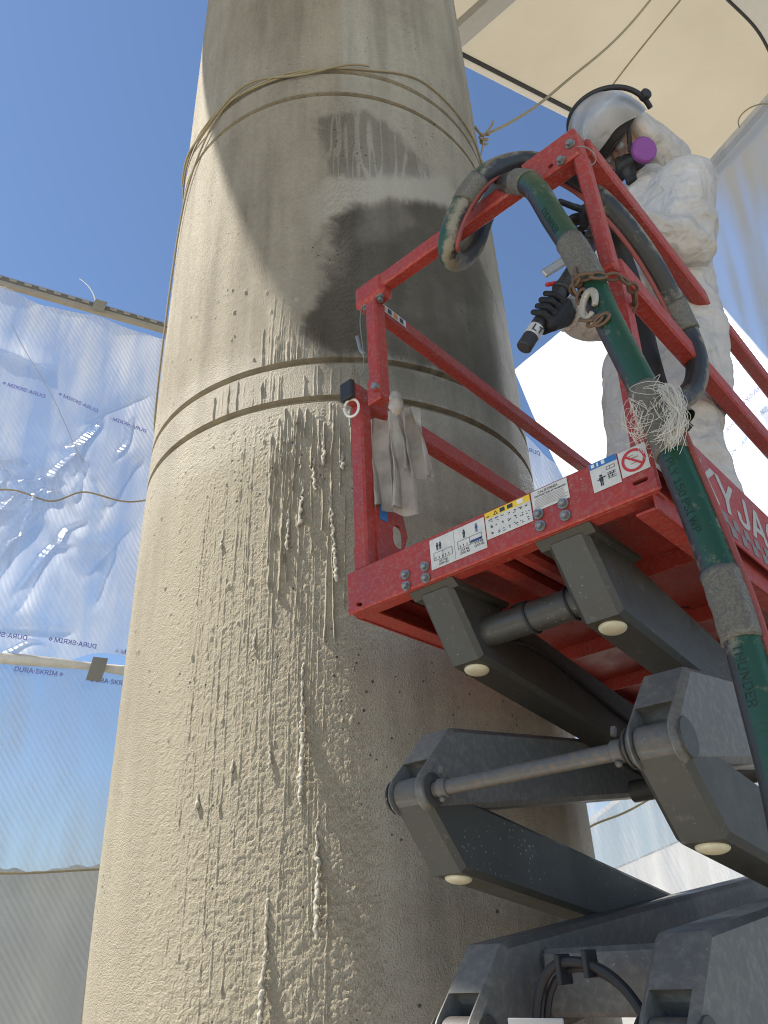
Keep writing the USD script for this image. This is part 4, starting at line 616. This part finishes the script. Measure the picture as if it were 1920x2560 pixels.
def hose_text(txt, px, py, lo, hi, h=0.017, turn=0.0):
    i0 = seg_index(px, py, lo, hi); t = meshkit.text_mesh(txt, h, 0.0005, False)
    for _ in range(1): t = t.subdivide_to_size(0.012)
    v = t.vertices; s = hs[i0] + v[:, 0]; a = (v[:, 1] - h / 2) / HR + turn; rr = HR + 0.0006 + v[:, 2]
    ip = np.stack([np.interp(s, hs, hpath[:, k]) for k in range(3)], 1); I = lambda A: np.stack([np.interp(s, hs, A[:, k]) for k in range(3)], 1)
    up = -np.cross(I(ht), -I(view)); up /= np.linalg.norm(up, axis=1, keepdims=True); fw = np.cross(up, I(ht)); fw *= np.sign((fw * -I(view)).sum(1))[:, None]
    t.vertices = ip + rr[:, None] * (np.cos(a)[:, None] * fw + np.sin(a)[:, None] * up); obj('hose_lettering', t, inkd, hose, smooth=False)
for txt, px, py, lo, hi in (('THUNDER', 1186, 462, 260, 420), ('150 PSI WP', 1296, 625, 260, 420), ('4 PLY 150 PSI WP', 1450, 985, 260, 420), ('THUNDER', 1605, 1400, 260, 420)): hose_text(txt, px, py, lo, hi, turn=-0.35)
# chain and shackle
chain = thing('rusty_chain', 'rusty chain tying the hose to the red corner post', 'chain')
def ring(c, X, Y, a, b, r, k=20): t = np.linspace(0, 2 * np.pi, k + 1); P = np.asarray(c) + np.cos(t)[:, None] * np.asarray(X) * a + np.sin(t)[:, None] * np.asarray(Y) * b; return tube(P, r, 8, caps=False)
ic = seg_index(1290, 612, 260, 420); cpath = []
ctr = glob_([[-0.045, 0.0, 0.60]])[0]
ih = hpath[ic]; post_c = glob_(np.array([[-0.003, -0.018, loc(ih)[2]]]))[0]; mid_ = (ih + post_c) / 2; dv = post_c - ih; dv /= np.linalg.norm(dv); tv = ht[ic]; tv = tv - dv * (tv @ dv); tv /= np.linalg.norm(tv); bv = np.cross(dv, tv); La = np.linalg.norm(post_c - ih) / 2 + 0.05
na = 13; aa_ = np.linspace(0, 2 * np.pi, na, endpoint=False); CP = mid_ + np.cos(aa_)[:, None] * dv * La + np.sin(aa_)[:, None] * bv * 0.052 + tv * 0.012 * np.sin(aa_ * 2)[:, None]
for k in range(na):
    d = CP[(k + 1) % na] - CP[k - 1]; d /= np.linalg.norm(d); s = np.cross(d, tv if k % 2 else np.cross(tv, d)); s /= np.linalg.norm(s); obj('chain_link', ring(CP[k], d, s, 0.02, 0.0105, 0.0042), RUST, chain, smooth=True)
lk = [(1247, 606), (1246, 624), (1252, 643), (1262, 662)]; hp2 = [glob_(fr(x, y, -0.115))[0] for x, y in ((1250, 590), (1247, 606), (1247, 622), (1255, 640), (1268, 690), (1285, 693), (1300, 690))]
for k, (P, dd) in enumerate(zip(hp2, [(0, 0, 1), (0, 0.2, 1), (0, -0.1, 1), (0, -0.5, 1), (0, 0.7, 0.5), (0, -1, .1), (0, -1, 0.2)])):
    d = dd[0] * EL + dd[1] * EW + dd[2] * EZ; d /= np.linalg.norm(d); s = np.cross(d, EL if k % 2 else EL * 0.6 + EW); s /= np.linalg.norm(s); obj('chain_link', ring(P, d, s, 0.02, 0.0105, 0.0042), RUST, chain, smooth=True)
shm = painted('dusty_shackle', (0.3, 0.28, 0.24), 0.75, dirt=(0.42, 0.39, 0.33), dirt_at=0.45, scale=30)
sc = glob_(fr(1272, 658, -0.118))[0]; t = np.linspace(-0.35, 2 * np.pi - 0.9, 26); Yv = EZ * 0.95 - EW * 0.25
tag(obj('shackle', tube(sc + np.cos(t)[:, None] * (-EW) * 0.017 + np.sin(t)[:, None] * Yv * 0.036, 0.008 + 0.002 * np.sin(t), 10), shm, smooth=True), 'pale dusty shackle hanging on the rusty chain', 'shackle')
# frayed twine
it = seg_index(1428, 860, 260, 420); fb = hpath[it] - view[it] * 0.02; cur, wid, rt = [], [], np.random.default_rng(12)
for k in range(240):
    a0, r0 = rt.uniform(0, 2 * np.pi), HR + 0.004; st = hpath[it] + (hn[it] * math.cos(a0) + hb[it] * math.sin(a0)) * r0 + ht[it] * rt.normal(0, 0.014)
    if rt.random() < 0.72: root = glob_(fr(1440 + rt.normal(0, 10), 838 + rt.normal(0, 5), -0.105))[0]; ends = [root, glob_(fr(1462 + rt.normal(0, 6), 870 + rt.normal(0, 12), -0.115 + rt.normal(0, .008)))[0], glob_(fr(1462 + rt.normal(0, 9), 905 + rt.normal(0, 10), -0.118 + rt.normal(0, .008)))[0], glob_(fr(1446 + rt.normal(0, 16), 945 + rt.normal(0, 16), -0.115 + rt.normal(0, .01)))[0]]
    else: ends = [st] + [st + rt.normal(0, 0.009, 3) * (j + 1) ** 0.5 + np.array([0, 0, -0.016 * j]) - view[it] * 0.008 for j in range(1, 5)]
    P = spline(ends, 14); cur.append(P + np.cumsum(rt.normal(0, 0.0004, P.shape), 0)); wid.append(0.0011)
twine = thing('frayed_twine', 'tuft of frayed white twine tied round the hose', 'twine')
bc = UsdGeom.BasisCurves.Define(stage, path_for('strand_tuft', twine)); bc.CreateTypeAttr('linear'); bc.CreateCurveVertexCountsAttr(Vt.IntArray([14] * len(cur))); bc.CreatePointsAttr(Vt.Vec3fArray.FromNumpy(np.vstack(cur).astype(np.float32))); bc.CreateWidthsAttr(Vt.FloatArray([0.0009] * len(cur) * 14)); bc.SetWidthsInterpolation('vertex')
UsdShade.MaterialBindingAPI.Apply(bc.GetPrim()).Bind(mat('twine_fibre', {'p': ('principled_bsdf', dict(base_color=(0.6, 0.57, 0.5), roughness=0.7))})); bc.GetPrim().SetCustomDataByKey('kind', 'stuff')
lv = thing('snap_wire', 'small loop of thin wire at the top corner of the red rail', 'wire', lift=True)
obj('wire_loop', tube(spline([fr(1246, 318, -0.03), fr(1262, 317, -0.02), fr(1280, 328, 0.0), fr(1287, 345, 0.01), fr(1276, 357, 0.0), fr(1262, 350, -0.02)], 24), 0.0016, 6), BOLT, lv)
# rag
ragm = mat('rag_cotton', {'g': ('geometry', {}), 'n': ('noise_texture', dict(scale=14.0, detail=5.0)), 'n2': ('wave_texture', dict(scale=60.0, distortion=0.5)), 'r': ('rgb_ramp', dict(ramp=[(0.35, (0.36, 0.325, 0.28)), (0.6, (0.52, 0.485, 0.435))])), 'b': ('bump', dict(strength=0.25, distance=0.002)), 'd': ('principled_bsdf', dict(roughness=0.95)), 't': ('translucent_bsdf', {}), 'm': ('mix_closure', dict(fac=0.25))},
           [('g.position', 'n.vector'), ('g.position', 'n2.vector'), ('n.fac', 'r.fac'), ('r.color', 'd.base_color'), ('r.color', 't.color'), ('n2.fac', 'b.height'), ('b.normal', 'd.normal'), ('d.BSDF', 'm.closure1'), ('t.BSDF', 'm.closure2')], surface='m.closure')
rag = thing('rag', 'grubby beige cotton rag knotted on the left mid rail', 'rag', lift=True)
def tail(top, bl, brr, l0, seed, folds=3, amp=0.027, nu=60, nv=70, hem=0.0):
    """hanging cloth: top, bottom-left and bottom-right in pixels on the plane l = l0; returned as a thin pleated sheet"""
    u = np.linspace(0, 1, nu); v = np.linspace(0, 1, nv); U, Vv = np.meshgrid(u, v, indexing='ij'); (tx0, tx1, ty) = top
    x = (tx0 + (tx1 - tx0) * U) * (1 - Vv) + (bl[0] + (brr[0] - bl[0]) * U) * Vv; y = ty * (1 - Vv) + (bl[1] + (brr[1] - bl[1]) * U) * Vv
    P = np.array([[fr(x[i, j], y[i, j], l0) for j in range(0, nv, 3)] for i in range(0, nu, 3)]); from scipy.ndimage import zoom; P = np.stack([zoom(P[..., k], (nu / P.shape[0], nv / P.shape[1]), order=1) for k in range(3)], -1)
    w = 0.35 + 0.65 * Vv; ph = 2 * np.pi * folds * (U + 0.12 * np.sin(Vv * 3 + seed)) + seed
    P[..., 0] += amp * w * np.sin(ph) + 0.02 * (meshkit.fbm(np.stack([U * 4, Vv * 3, U * 0 + seed], -1), 3, seed) - 0.5); P[..., 1] += 0.7 * amp * w * np.cos(ph) * np.minimum(1, 3 * Vv)
    P[..., 2] += 0.02 * Vv * (meshkit.fbm(np.stack([U * 5, U * 0, U * 0 + seed], -1), 2, seed + 1) - 0.5); return P.reshape(-1, 3), grid_faces(nu, nv)
for top, bl, b2, l0, sd_, fo in (((798, 866, 905), (796, 1090), (872, 1108), 0.06, 1, 1.9), ((836, 880, 890), (846, 1096), (894, 1116), 0.03, 2, 1.4), ((848, 906, 880), (872, 1022), (950, 1036), 0.045, 3, 1.6)): obj('cloth_tail', tail(top, bl, b2, l0, sd_, fo), ragm, rag, smooth=True)
kc = fr(856, 872, -0.015); kb = ball(kc, 0.026, (0.8, 0.8, 1.6), 3); kb.vertices += kb.vertex_normals * (0.012 * (meshkit.fbm(kb.vertices * 70, 3, 4) - 0.5))[:, None]; obj('knot', kb, ragm, rag, smooth=True)
# ------------------------------------------------------------------ worker (lift's local frame)
tyv = mat('coverall_fabric', {'g': ('geometry', {}), 'n': ('noise_texture', dict(scale=5.0, detail=5.0, roughness=0.6)), 'nd': ('noise_texture', dict(scale=9.0, detail=3.0)), 'nv': ('vector_math', dict(math_type='multiply_add', vector2=(0.12, 0.12, 0.12))), 'n2': ('voronoi_texture', dict(scale=11.0, feature='f1', detail=1.5, roughness=0.45)), 'r': ('rgb_ramp', dict(ramp=[(0.32, (0.62, 0.6, 0.56)), (0.6, (0.76, 0.74, 0.71))])),
           'b': ('bump', dict(strength=0.55, distance=0.035)), 'd': ('principled_bsdf', dict(roughness=0.5)), 't': ('translucent_bsdf', {}), 'm': ('mix_closure', dict(fac=0.22))},
          [('g.position', 'n.vector'), ('g.position', 'nd.vector'), ('nd.color', 'nv.vector1'), ('g.position', 'nv.vector3'), ('nv.vector', 'n2.vector'), ('n.fac', 'r.fac'), ('r.color', 'd.base_color'), ('r.color', 't.color'), ('n2.distance', 'b.height'), ('b.normal', 'd.normal'), ('d.BSDF', 'm.closure1'), ('t.BSDF', 'm.closure2')], surface='m.closure')
skin = mat('skin', {'g': ('geometry', {}), 'n': ('noise_texture', dict(scale=50.0, detail=4.0)), 'r': ('rgb_ramp', dict(ramp=[(0.35, (0.33, 0.18, 0.12)), (0.65, (0.42, 0.25, 0.18))])), 'p': ('principled_bsdf', dict(roughness=0.5, subsurface_weight=0.15, subsurface_scale=0.01))}, [('g.position', 'n.vector'), ('n.fac', 'r.fac'), ('r.color', 'p.base_color')])
man_ = thing('person', 'worker in white hooded coveralls, visor helmet and purple filter mask holding a lance', 'person', lift=True)
A = lambda x, y, z: hz(x, y, z)
Jw = dict(pel=((0.84, 0.15, 0.97), (0.155, 0.15, 0.14)), bel=((0.88, 0.11, 1.14), (0.15, 0.16, 0.13)), che=((0.85, 0.065, 1.38), (0.155, 0.17, 0.14)), upb=((0.82, 0.03, 1.5), (0.13, 0.15, 0.09)), nek=((0.75, 0.02, 1.61), 0.08), fl1=(A(1535, 712, 0.99), 0.055), fl2=(A(1532, 835, 0.77), 0.07),
  shn=(A(1480, 402, 1.51), 0.10), eln=(A(1490, 528, 1.27), 0.083), fon=(A(1405, 505, 1.25), 0.07), wrn=(A(1308, 470, 1.235), 0.048),
  shf=((0.79, 0.20, 1.45), 0.10), elf=(A(1345, 665, 0.91), 0.068), wrf=(A(1240, 682, 0.785), 0.05), sle=(A(1268, 690, 0.80), 0.062),
  hin=((0.80, 0.10, 0.90), 0.115), knn=((0.70, 0.115, 0.52), 0.09), ann=((0.77, 0.11, 0.13), 0.075), hif=((0.82, 0.24, 0.92), 0.12), knf=((0.74, 0.29, 0.52), 0.092), anf=((0.80, 0.30, 0.13), 0.07))
suit = body(Jw, [('pel', 'bel'), ('bel', 'che'), ('che', 'upb'), ('upb', 'nek'), ('upb', 'shn'), ('che', 'shn'), ('upb', 'shf'), ('shn', 'eln'), ('eln', 'fon'), ('fon', 'wrn'), ('shf', 'elf'), ('elf', 'sle'), ('sle', 'wrf'), ('pel', 'hin'), ('pel', 'hif'), ('pel', 'fl1'), ('bel', 'fl1'), ('fl1', 'fl2'), ('hin', 'fl2'), ('fl2', 'knn'), ('hin', 'knn'), ('knn', 'ann'), ('hif', 'knf'), ('knf', 'anf')], 0.010, 16)
def wrinkle(t, segs, base=0.006):
    v = t.vertices; n = t.vertex_normals
    rg_ = lambda p, o, s: np.clip(1 - np.abs(meshkit.fbm(p, o, s) - 0.5) * 4.0, 0, 1) ** 2.5
    h = base * 1.1 * rg_(v * np.array([5, 5, 8]), 1, 90) + base * 0.7 * rg_(v * np.array([9, 9, 13]) + 3, 1, 91) + base * 0.8 * (meshkit.fbm(v * 4, 1, 93) - 0.5)
    for (c, r, a) in segs: k = np.exp(-(((v - np.asarray(c)) ** 2).sum(1)) / r ** 2); h += k * a * (rg_(v * np.array([5, 5, 15]), 1, 92) - 0.2)
    t.vertices = v + n * h[:, None]; trimesh.smoothing.filter_taubin(t, iterations=3); return t
suit = wrinkle(suit, [(Jw['eln'][0], 0.13, 0.015), (Jw['fon'][0], 0.12, 0.012), ((0.8, -0.05, 1.36), 0.12, 0.012), ((0.82, 0.0, 1.05), 0.13, 0.012), ((0.72, 0.05, 0.55), 0.14, 0.012), (Jw['sle'][0], 0.08, 0.009)], 0.0085)
bodyp = obj('coveralls', suit, tyv, man_, smooth=50)
for k, (wr_, el_, r) in enumerate(((Jw['wrn'][0], Jw['fon'][0], 0.05), (Jw['wrf'][0], Jw['sle'][0], 0.052))):
    d = np.asarray(wr_) - np.asarray(el_); d /= np.linalg.norm(d); s = np.cross(d, [0, 0, 1.0]); s /= np.linalg.norm(s); u = np.cross(s, d); a = np.linspace(0, 2 * np.pi, 49); P = np.asarray(wr_) + d * 0.03 + (r * 0.78 + 0.003 * np.sin(a * 14))[:, None] * (np.cos(a)[:, None] * s + np.sin(a)[:, None] * u)
    obj('elastic_cuff', tube(P, 0.009, 8, caps=False), tyv, bodyp, smooth=True)
# jacket fold sagging over the rail
for nm, l, w in (('boot', 0.77, 0.11), ('boot', 0.80, 0.30)): obj(nm, to_tm(m3.Manifold.batch_hull([m3.Manifold.sphere(r, 16).translate([l + a, w + b, z]) for a, b, z, r in ((0, 0, 0.12, 0.055), (0.02, -0.02, 0.1, 0.05), (-0.13, 0.12, 0.092, 0.034), (-0.05, 0.05, 0.11, 0.048))])), BLACK, man_, smooth=60)
# head frame
hc = A(1347, 305, 1.775); cl = loc(C); hv = glob_(hc)[0]
T_ = C - hv; T_ /= np.linalg.norm(T_); Rr = np.cross([0, 0, 1.0], T_); Rr /= np.linalg.norm(Rr); Uu = np.cross(T_, Rr)
vp = np.array([0.08, 0, 0]); 
def tol(v): return np.array([v @ EL, v @ EW, v[2]])
FH = -0.36 * Rr - 0.44 * Uu + 0.82 * T_; FH /= np.linalg.norm(FH); LH = 0.78 * Rr + 0.42 * Uu + 0.46 * T_; LH -= FH * (LH @ FH); LH /= np.linalg.norm(LH); UH = np.cross(FH, LH)
FH, LH, UH = tol(FH), tol(LH), tol(UH); HB = np.stack([FH, LH, UH], 1)
def hd(f, l, u): return hc + HB @ np.array([f, l, u])
def tohead(t): t = t.copy(); t.vertices = t.vertices @ HB.T + hc; return t
sp = lambda c, r: m3.Manifold.sphere(1, 24).scale([r] * 3 if np.ndim(r) == 0 else list(r)).translate(list(c))
skull = m3.Manifold.batch_boolean([m3.Manifold.batch_hull([sp((-0.01, 0, 0.045), (0.095, 0.078, 0.09)), sp((0.03, 0, -0.05), (0.06, 0.055, 0.06)), sp((0.055, 0, -0.085), (0.03, 0.032, 0.025))]), m3.Manifold.batch_hull([sp((0.085, 0, 0.02), 0.009), sp((0.11, 0, -0.022), (0.014, 0.015, 0.012)), sp((0.08, 0, -0.03), 0.018)]), sp((0.083, 0.033, -0.02), (0.014, 0.02, 0.016)), sp((0.083, -0.033, -0.02), (0.014, 0.02, 0.016)), m3.Manifold.batch_hull([sp((-0.02, 0, -0.06), 0.052), sp((-0.05, 0, -0.16), 0.058)])] +
    [sp((-0.005, s * 0.076, 0.0), (0.018, 0.008, 0.03)) for s in (-1, 1)] + [m3.Manifold.batch_hull([sp((0.083, s * 0.012, 0.036), 0.01), sp((0.072, s * 0.05, 0.036), 0.009)]) for s in (-1, 1)], m3.OpType.Add)
sk = to_tm(skull.refine_to_length(0.007)); sk.merge_vertices(); trimesh.smoothing.filter_taubin(sk, iterations=6)
head = obj('head', tohead(sk), skin, man_, smooth=True)
for s in (-1, 1): obj('eye', tohead(ball((0.081, s * 0.032, 0.018), 0.0125)), plain('eye_white' if s > 0 else 'eye_white_b', (0.5, 0.48, 0.46), 0.2), head, smooth=True)
lensm = mat('spectacle_lens', {'t': ('transparent_bsdf', dict(color=(0.8, 0.82, 0.84))), 'g': ('glossy_bsdf', dict(roughness=0.08)), 'm': ('mix_closure', dict(fac=0.12))}, [('t.BSDF', 'm.closure1'), ('g.BSDF', 'm.closure2')], surface='m.closure')
gl = obj('safety_glasses', tohead(cat_([tube([[0.105, s * 0.066, 0.036], [0.05, s * 0.085, 0.036], [-0.02, s * 0.086, 0.03]], 0.004, 8) for s in (-1, 1)] + [tube(spline([[0.105, -0.066, 0.036], [0.116, -0.033, 0.042], [0.113, 0, 0.036], [0.116, 0.033, 0.042], [0.105, 0.066, 0.036]], 24), 0.004, 8)])), BLACK, man_)
a = np.linspace(-1, 1, 16); b = np.linspace(-1, 1, 8); Aa, Bb = np.meshgrid(a, b, indexing='ij'); obj('lens', tohead(trimesh.Trimesh(np.stack([0.116 - 0.014 * Aa ** 2, Aa * 0.066, 0.016 + Bb * 0.022], -1).reshape(-1, 3), grid_faces(16, 8), process=False)), lensm, gl, smooth=True)
# helmet and visor
shell = to_tm(m3.Manifold.batch_hull([sp((-0.03, 0, 0.085), (0.115, 0.112, 0.105)), sp((-0.03, 0, 0.065), (0.118, 0.116, 0.03))]) - m3.Manifold.batch_hull([sp((-0.03, 0, 0.08), (0.105, 0.102, 0.096)), sp((-0.03, 0, 0.0), (0.108, 0.106, 0.05))]))
helm = painted('helmet_white', (0.6, 0.6, 0.58), 0.35, dirt=(0.4, 0.38, 0.33), scale=20)
hl = obj('helmet_shell', tohead(shell), helm, man_, smooth=40)
def arcstrip(r, a0, a1, u0, u1, cx, th, n=40, lift_=0.0, rt=None, m=6):
    a = np.linspace(a0, a1, n); v = np.linspace(0, 1, m); Aa, Vv = np.meshgrid(a, v, indexing='ij'); U0 = u0(Aa) if callable(u0) else u0 + 0 * Aa
    Rr_ = r + (rt - r if rt else 0) * Vv; Z = U0 + (u1 - U0) * Vv; out = np.stack([cx + Rr_ * np.cos(Aa), Rr_ * np.sin(Aa), Z], -1); inn = np.stack([cx + (Rr_ - th) * np.cos(Aa), (Rr_ - th) * np.sin(Aa), Z], -1)
    g = grid_faces(n, m); N = n * m; F = [g, g[:, ::-1] + N]; e = np.arange(n - 1)
    for j in (0, m - 1): q = e * m + j; F += [np.c_[q, q + m, q + m + N], np.c_[q, q + m + N, q + N]]
    return trimesh.Trimesh(np.vstack([out.reshape(-1, 3), inn.reshape(-1, 3)]), np.vstack(F), process=False)
visor = mat('visor_clear', {'t': ('transparent_bsdf', dict(color=(0.75, 0.76, 0.77))), 'd': ('diffuse_bsdf', dict(color=(0.62, 0.63, 0.64))), 'tl': ('translucent_bsdf', dict(color=(0.62, 0.63, 0.64))), 'dm': ('mix_closure', dict(fac=0.4)), 'g': ('glossy_bsdf', dict(roughness=0.12, color=(0.9, 0.9, 0.9))), 'a': ('mix_closure', dict(fac=0.62)), 'f': ('fresnel', dict(IOR=1.6)), 'm': ('mix_closure', {}), 'geo': ('geometry', {}), 'n': ('noise_texture', dict(scale=9.0, detail=4.0)), 'r': ('map_range', dict(from_min=0.35, from_max=0.7, to_min=0.45, to_max=0.85))},
            [('geo.position', 'n.vector'), ('n.fac', 'r.value'), ('r.result', 'a.fac'), ('d.BSDF', 'dm.closure1'), ('tl.BSDF', 'dm.closure2'), ('t.BSDF', 'a.closure1'), ('dm.closure', 'a.closure2'), ('f.fac', 'm.fac'), ('a.closure', 'm.closure1'), ('g.BSDF', 'm.closure2')], surface='m.closure')
VR, VC = 0.152, np.array([-0.01, 0, 0.062])
def dome(a, b, r): return VC + np.stack([np.cos(b) * np.cos(a) * r, np.cos(b) * np.sin(a) * r, np.sin(b) * r * 1.02], -1)
aa2 = np.linspace(-1.5, 1.5, 41); tt = np.linspace(0, 1, 24); Aa, Tt = np.meshgrid(aa2, tt, indexing='ij'); bmin = 0.10 - 0.42 * sm(np.abs(Aa), 0.55, 1.5)
gd = grid_faces(41, 24); Bv = bmin + (1.5 - bmin) * Tt; Vo, Vi = dome(Aa, Bv, VR).reshape(-1, 3), dome(Aa, Bv, VR - 0.002).reshape(-1, 3)
obj('face_shield', tohead(trimesh.Trimesh(np.vstack([Vo, Vi]), np.vstack([gd, gd[:, ::-1] + len(Vo)]), process=False)), visor, man_, smooth=True)
tb_ = np.linspace(-0.42, math.pi + 0.42, 60); br_ = obj('shield_bracket', tohead(tube(VC + np.c_[np.full(60, 0.008) - 0.03 * (np.cos(tb_) ** 2), np.cos(tb_) * (VR + 0.001), np.sin(tb_) * (VR + 0.004)], 0.0095, 10)), BLACK, man_, smooth=40)
for s in (-1, 1): obj('bracket_knob', tohead(cyl((-0.04, s * 0.142, 0.04), (-0.04, s * 0.172, 0.04), 0.02, 18, 0.004)), BLACK, br_, smooth=40)
obj('head_band', tohead(arcstrip(0.115, -1.7, 1.7, 0.03, 0.07, -0.005, 0.006)), BLACK, man_, smooth=40)
# hood rolled at the neck
hoodm = to_tm(m3.Manifold.batch_hull([sp((-0.085, 0, -0.02), (0.045, 0.08, 0.05)), sp((-0.065, 0, -0.11), (0.075, 0.085, 0.06)), sp((0.0, 0.09, -0.04), (0.035, 0.02, 0.07)), sp((0.0, -0.09, -0.04), (0.035, 0.02, 0.07)), sp((-0.05, 0, -0.19), 0.085), sp((0.01, 0, -0.17), (0.05, 0.07, 0.05))]).refine_to_length(0.012)); hoodm.merge_vertices()
hoodm.vertices += hoodm.vertex_normals * (0.010 * (meshkit.fbm(hoodm.vertices * 18, 2, 5) - 0.5))[:, None]; obj('hood', tohead(hoodm), tyv, man_, smooth=60)
# respirator
mask = m3.Manifold.batch_boolean([m3.Manifold.batch_hull([sp((0.108, 0, -0.005), 0.012), sp((0.118, 0, -0.03), (0.026, 0.028, 0.026)), sp((0.1, 0.035, -0.05), 0.024), sp((0.1, -0.035, -0.05), 0.024), sp((0.085, 0, -0.095), 0.03)]), m3.Manifold.batch_hull([sp((0.115, 0, -0.05), 0.03), sp((0.145, 0, -0.07), 0.02)]), m3.Manifold.batch_hull([sp((0.1, 0.03, -0.05), 0.024), sp((0.112, 0.075, -0.048), 0.022)]), m3.Manifold.batch_hull([sp((0.1, -0.03, -0.05), 0.024), sp((0.112, -0.075, -0.048), 0.022)])], m3.OpType.Add)
mk = to_tm(mask.refine_to_length(0.008)); mk.merge_vertices(); trimesh.smoothing.filter_taubin(mk, iterations=8)
mp_ = obj('respirator', tohead(mk), painted('mask_rubber', (0.022, 0.022, 0.024), 0.5, dirt=(0.08, 0.08, 0.07), dirt_at=0.66, bump=0.2, scale=40), man_, smooth=True)
obj('valve_cover', tohead(cyl((0.145, 0, -0.07), (0.168, 0, -0.084), 0.02, 20, 0.004)), BLACK, mp_, smooth=40)
for s in (-1, 1):
    d = np.array([0.35, s * 0.93, 0.05]); d /= np.linalg.norm(d); c0 = np.array([0.12, s * 0.085, -0.048]); obj('filter_cartridge', tohead(cyl(c0, c0 + d * 0.024, 0.046, 32, 0.005)), PURP, mp_, smooth=40)
    obj('head_strap', tohead(tube(spline([[0.105, s * 0.05, -0.02], [0.06, s * 0.088, 0.03], [-0.02, s * 0.1, 0.07]], 14), 0.009, 8)), BLACK, mp_)
# hands
def hand(wr, pal, fingers, thumb):
    """palm from wrist to knuckle centre; fingers: chains of joints from the knuckle"""
    parts = [m3.Manifold.batch_hull([sp(wr, 0.03), sp(pal[0], 0.019), sp(pal[1], 0.017), sp(np.mean(pal, 0), 0.021)])]
    for ch, r in [(f, 0.0115) for f in fingers] + [(thumb, 0.0125)]:
        parts += [m3.Manifold.batch_hull([sp(a, r * (1 - 0.08 * i)), sp(b, r * (0.92 - 0.08 * i))]) for i, (a, b) in enumerate(zip(ch, ch[1:]))]
    t = to_tm(m3.Manifold.batch_boolean(parts, m3.OpType.Add).refine_to_length(0.006)); t.merge_vertices(); trimesh.smoothing.filter_taubin(t, iterations=5); t.vertices += t.vertex_normals * (0.003 * (meshkit.fbm(t.vertices * 90, 2, 6) - 0.5))[:, None]; return t
tip, end = A(1131, 752, 0.60), A(1268, 540, 0.95); ax = (end - tip) / np.linalg.norm(end - tip)
# lance
lance = thing('blast_lance', 'black blasting lance with a silver lever gripped by the worker', 'lance', lift=True)
LB = painted('lance_black', (0.03, 0.03, 0.032), 0.5, dirt=(0.16, 0.15, 0.13), dirt_at=0.6, scale=40)
P_ = lambda s, r, t: None
at_ = lambda s: tip + ax * s
Lh = np.linalg.norm(end - tip)
obj('nozzle', cat_([cyl(at_(0), at_(0.13), 0.0215, 20, 0.003), cyl(at_(0.1301), at_(0.17), 0.0235, 20, 0.002)]), LB, lance, smooth=40)
nb = obj('label_band', cyl(at_(0.045), at_(0.08), 0.0222, 24), DECAL, lance, smooth=40)
obj('grip', cat_([cyl(at_(0.17), at_(0.235), 0.021, 20), cyl(at_(0.235), at_(0.25), 0.027, 20, 0.003), cyl(at_(0.2505), at_(0.262), 0.024, 20, 0.003), cyl(at_(0.262), at_(Lh + 0.05), 0.0225, 20, 0.002)]), LB, lance, smooth=40)
lt = meshkit.text_mesh('LT', 0.02, 0.0005, True); vw = loc(C) - at_(0.062); vw /= np.linalg.norm(vw); oz = vw - ax * (vw @ ax); oz /= np.linalg.norm(oz); obj('label_lettering', xf(lt, np.cross(ax, oz), ax, oz, at_(0.052) + oz * 0.0225 - np.cross(ax, oz) * 0.012), INK, nb, smooth=False)
sv = -np.cross(ax, oz); sv = sv if sv @ (loc(onplane(1195, 605, EL, B @ EL + .1)) - at_(0.25)) > 0 else -sv
obj('lever', cat_([bar(at_(0.245) + sv * 0.065 + oz * 0.01, at_(0.35) + sv * 0.03 + oz * 0.01, 0.012, 0.026, up=sv), bar(at_(0.35) + sv * 0.03 + oz * 0.01, at_(0.40) + sv * 0.018, 0.02, 0.02, up=sv)]), ALU, lance, smooth=False)
obj('trigger_latch', bar(at_(0.225) + sv * 0.045, at_(0.255) + sv * 0.02, 0.012, 0.012, up=sv), REDI, lance, smooth=False)
obj('rear_hose', tube(spline([at_(Lh + 0.04), at_(Lh + 0.12) + EZ * 0.0, at_(Lh + 0.2) + np.array([0.05, 0.04, -0.05]), at_(Lh + 0.22) + np.array([0.13, 0.06, -0.2]), loc(hpath[0]) + np.array([0.02, 0.04, 0.03]), loc(hpath[0])], 40), 0.0285, 16), BLACK, lance, smooth=True)
# grip hand: fingers wrap round the lance between s = 0.11 and 0.2
wr = A(1236, 686, 0.79); g1, g2 = at_(0.105), at_(0.195); side = -sv
def wrapf(s, r0=0.034, a0=-0.9, a1=2.7): return [at_(s) + r0 * (math.cos(t) * side + math.sin(t) * oz) for t in np.linspace(a0, a1, 5)]
kk = [at_(s) + 0.036 * (math.cos(0.5) * side + math.sin(0.5) * oz) for s in (0.105, 0.19)]
hl_ = hand(wr + (at_(0.15) - wr) * 0.25, kk, [wrapf(s) for s in (0.108, 0.134, 0.16, 0.186)], [at_(0.17) + side * 0.05, at_(0.2) + side * 0.028 - oz * 0.025, at_(0.215) - oz * 0.034 + sv * 0.01, at_(0.2) - oz * 0.03 + sv * 0.03])
obj('glove', hl_, GLOVE, man_, smooth=True)
pz = 1.22; Q = lambda x, y, d=0.0: A(x, y, pz + d)
h2 = hand(Q(1300, 470), [Q(1266, 452), Q(1262, 478)], [[Q(1266, 455), Q(1240, 447), Q(1222, 440), Q(1210, 435)], [Q(1262, 466), Q(1240, 468), Q(1228, 476), Q(1240, 484)], [Q(1262, 478), Q(1243, 480), Q(1235, 492), Q(1250, 498)], [Q(1268, 488), Q(1254, 494), Q(1250, 504), Q(1264, 506)]], [Q(1285, 488), Q(1276, 502), Q(1262, 508, 0.01), Q(1252, 506, 0.02)])
obj('glove', h2, GLOVE, man_, smooth=True)
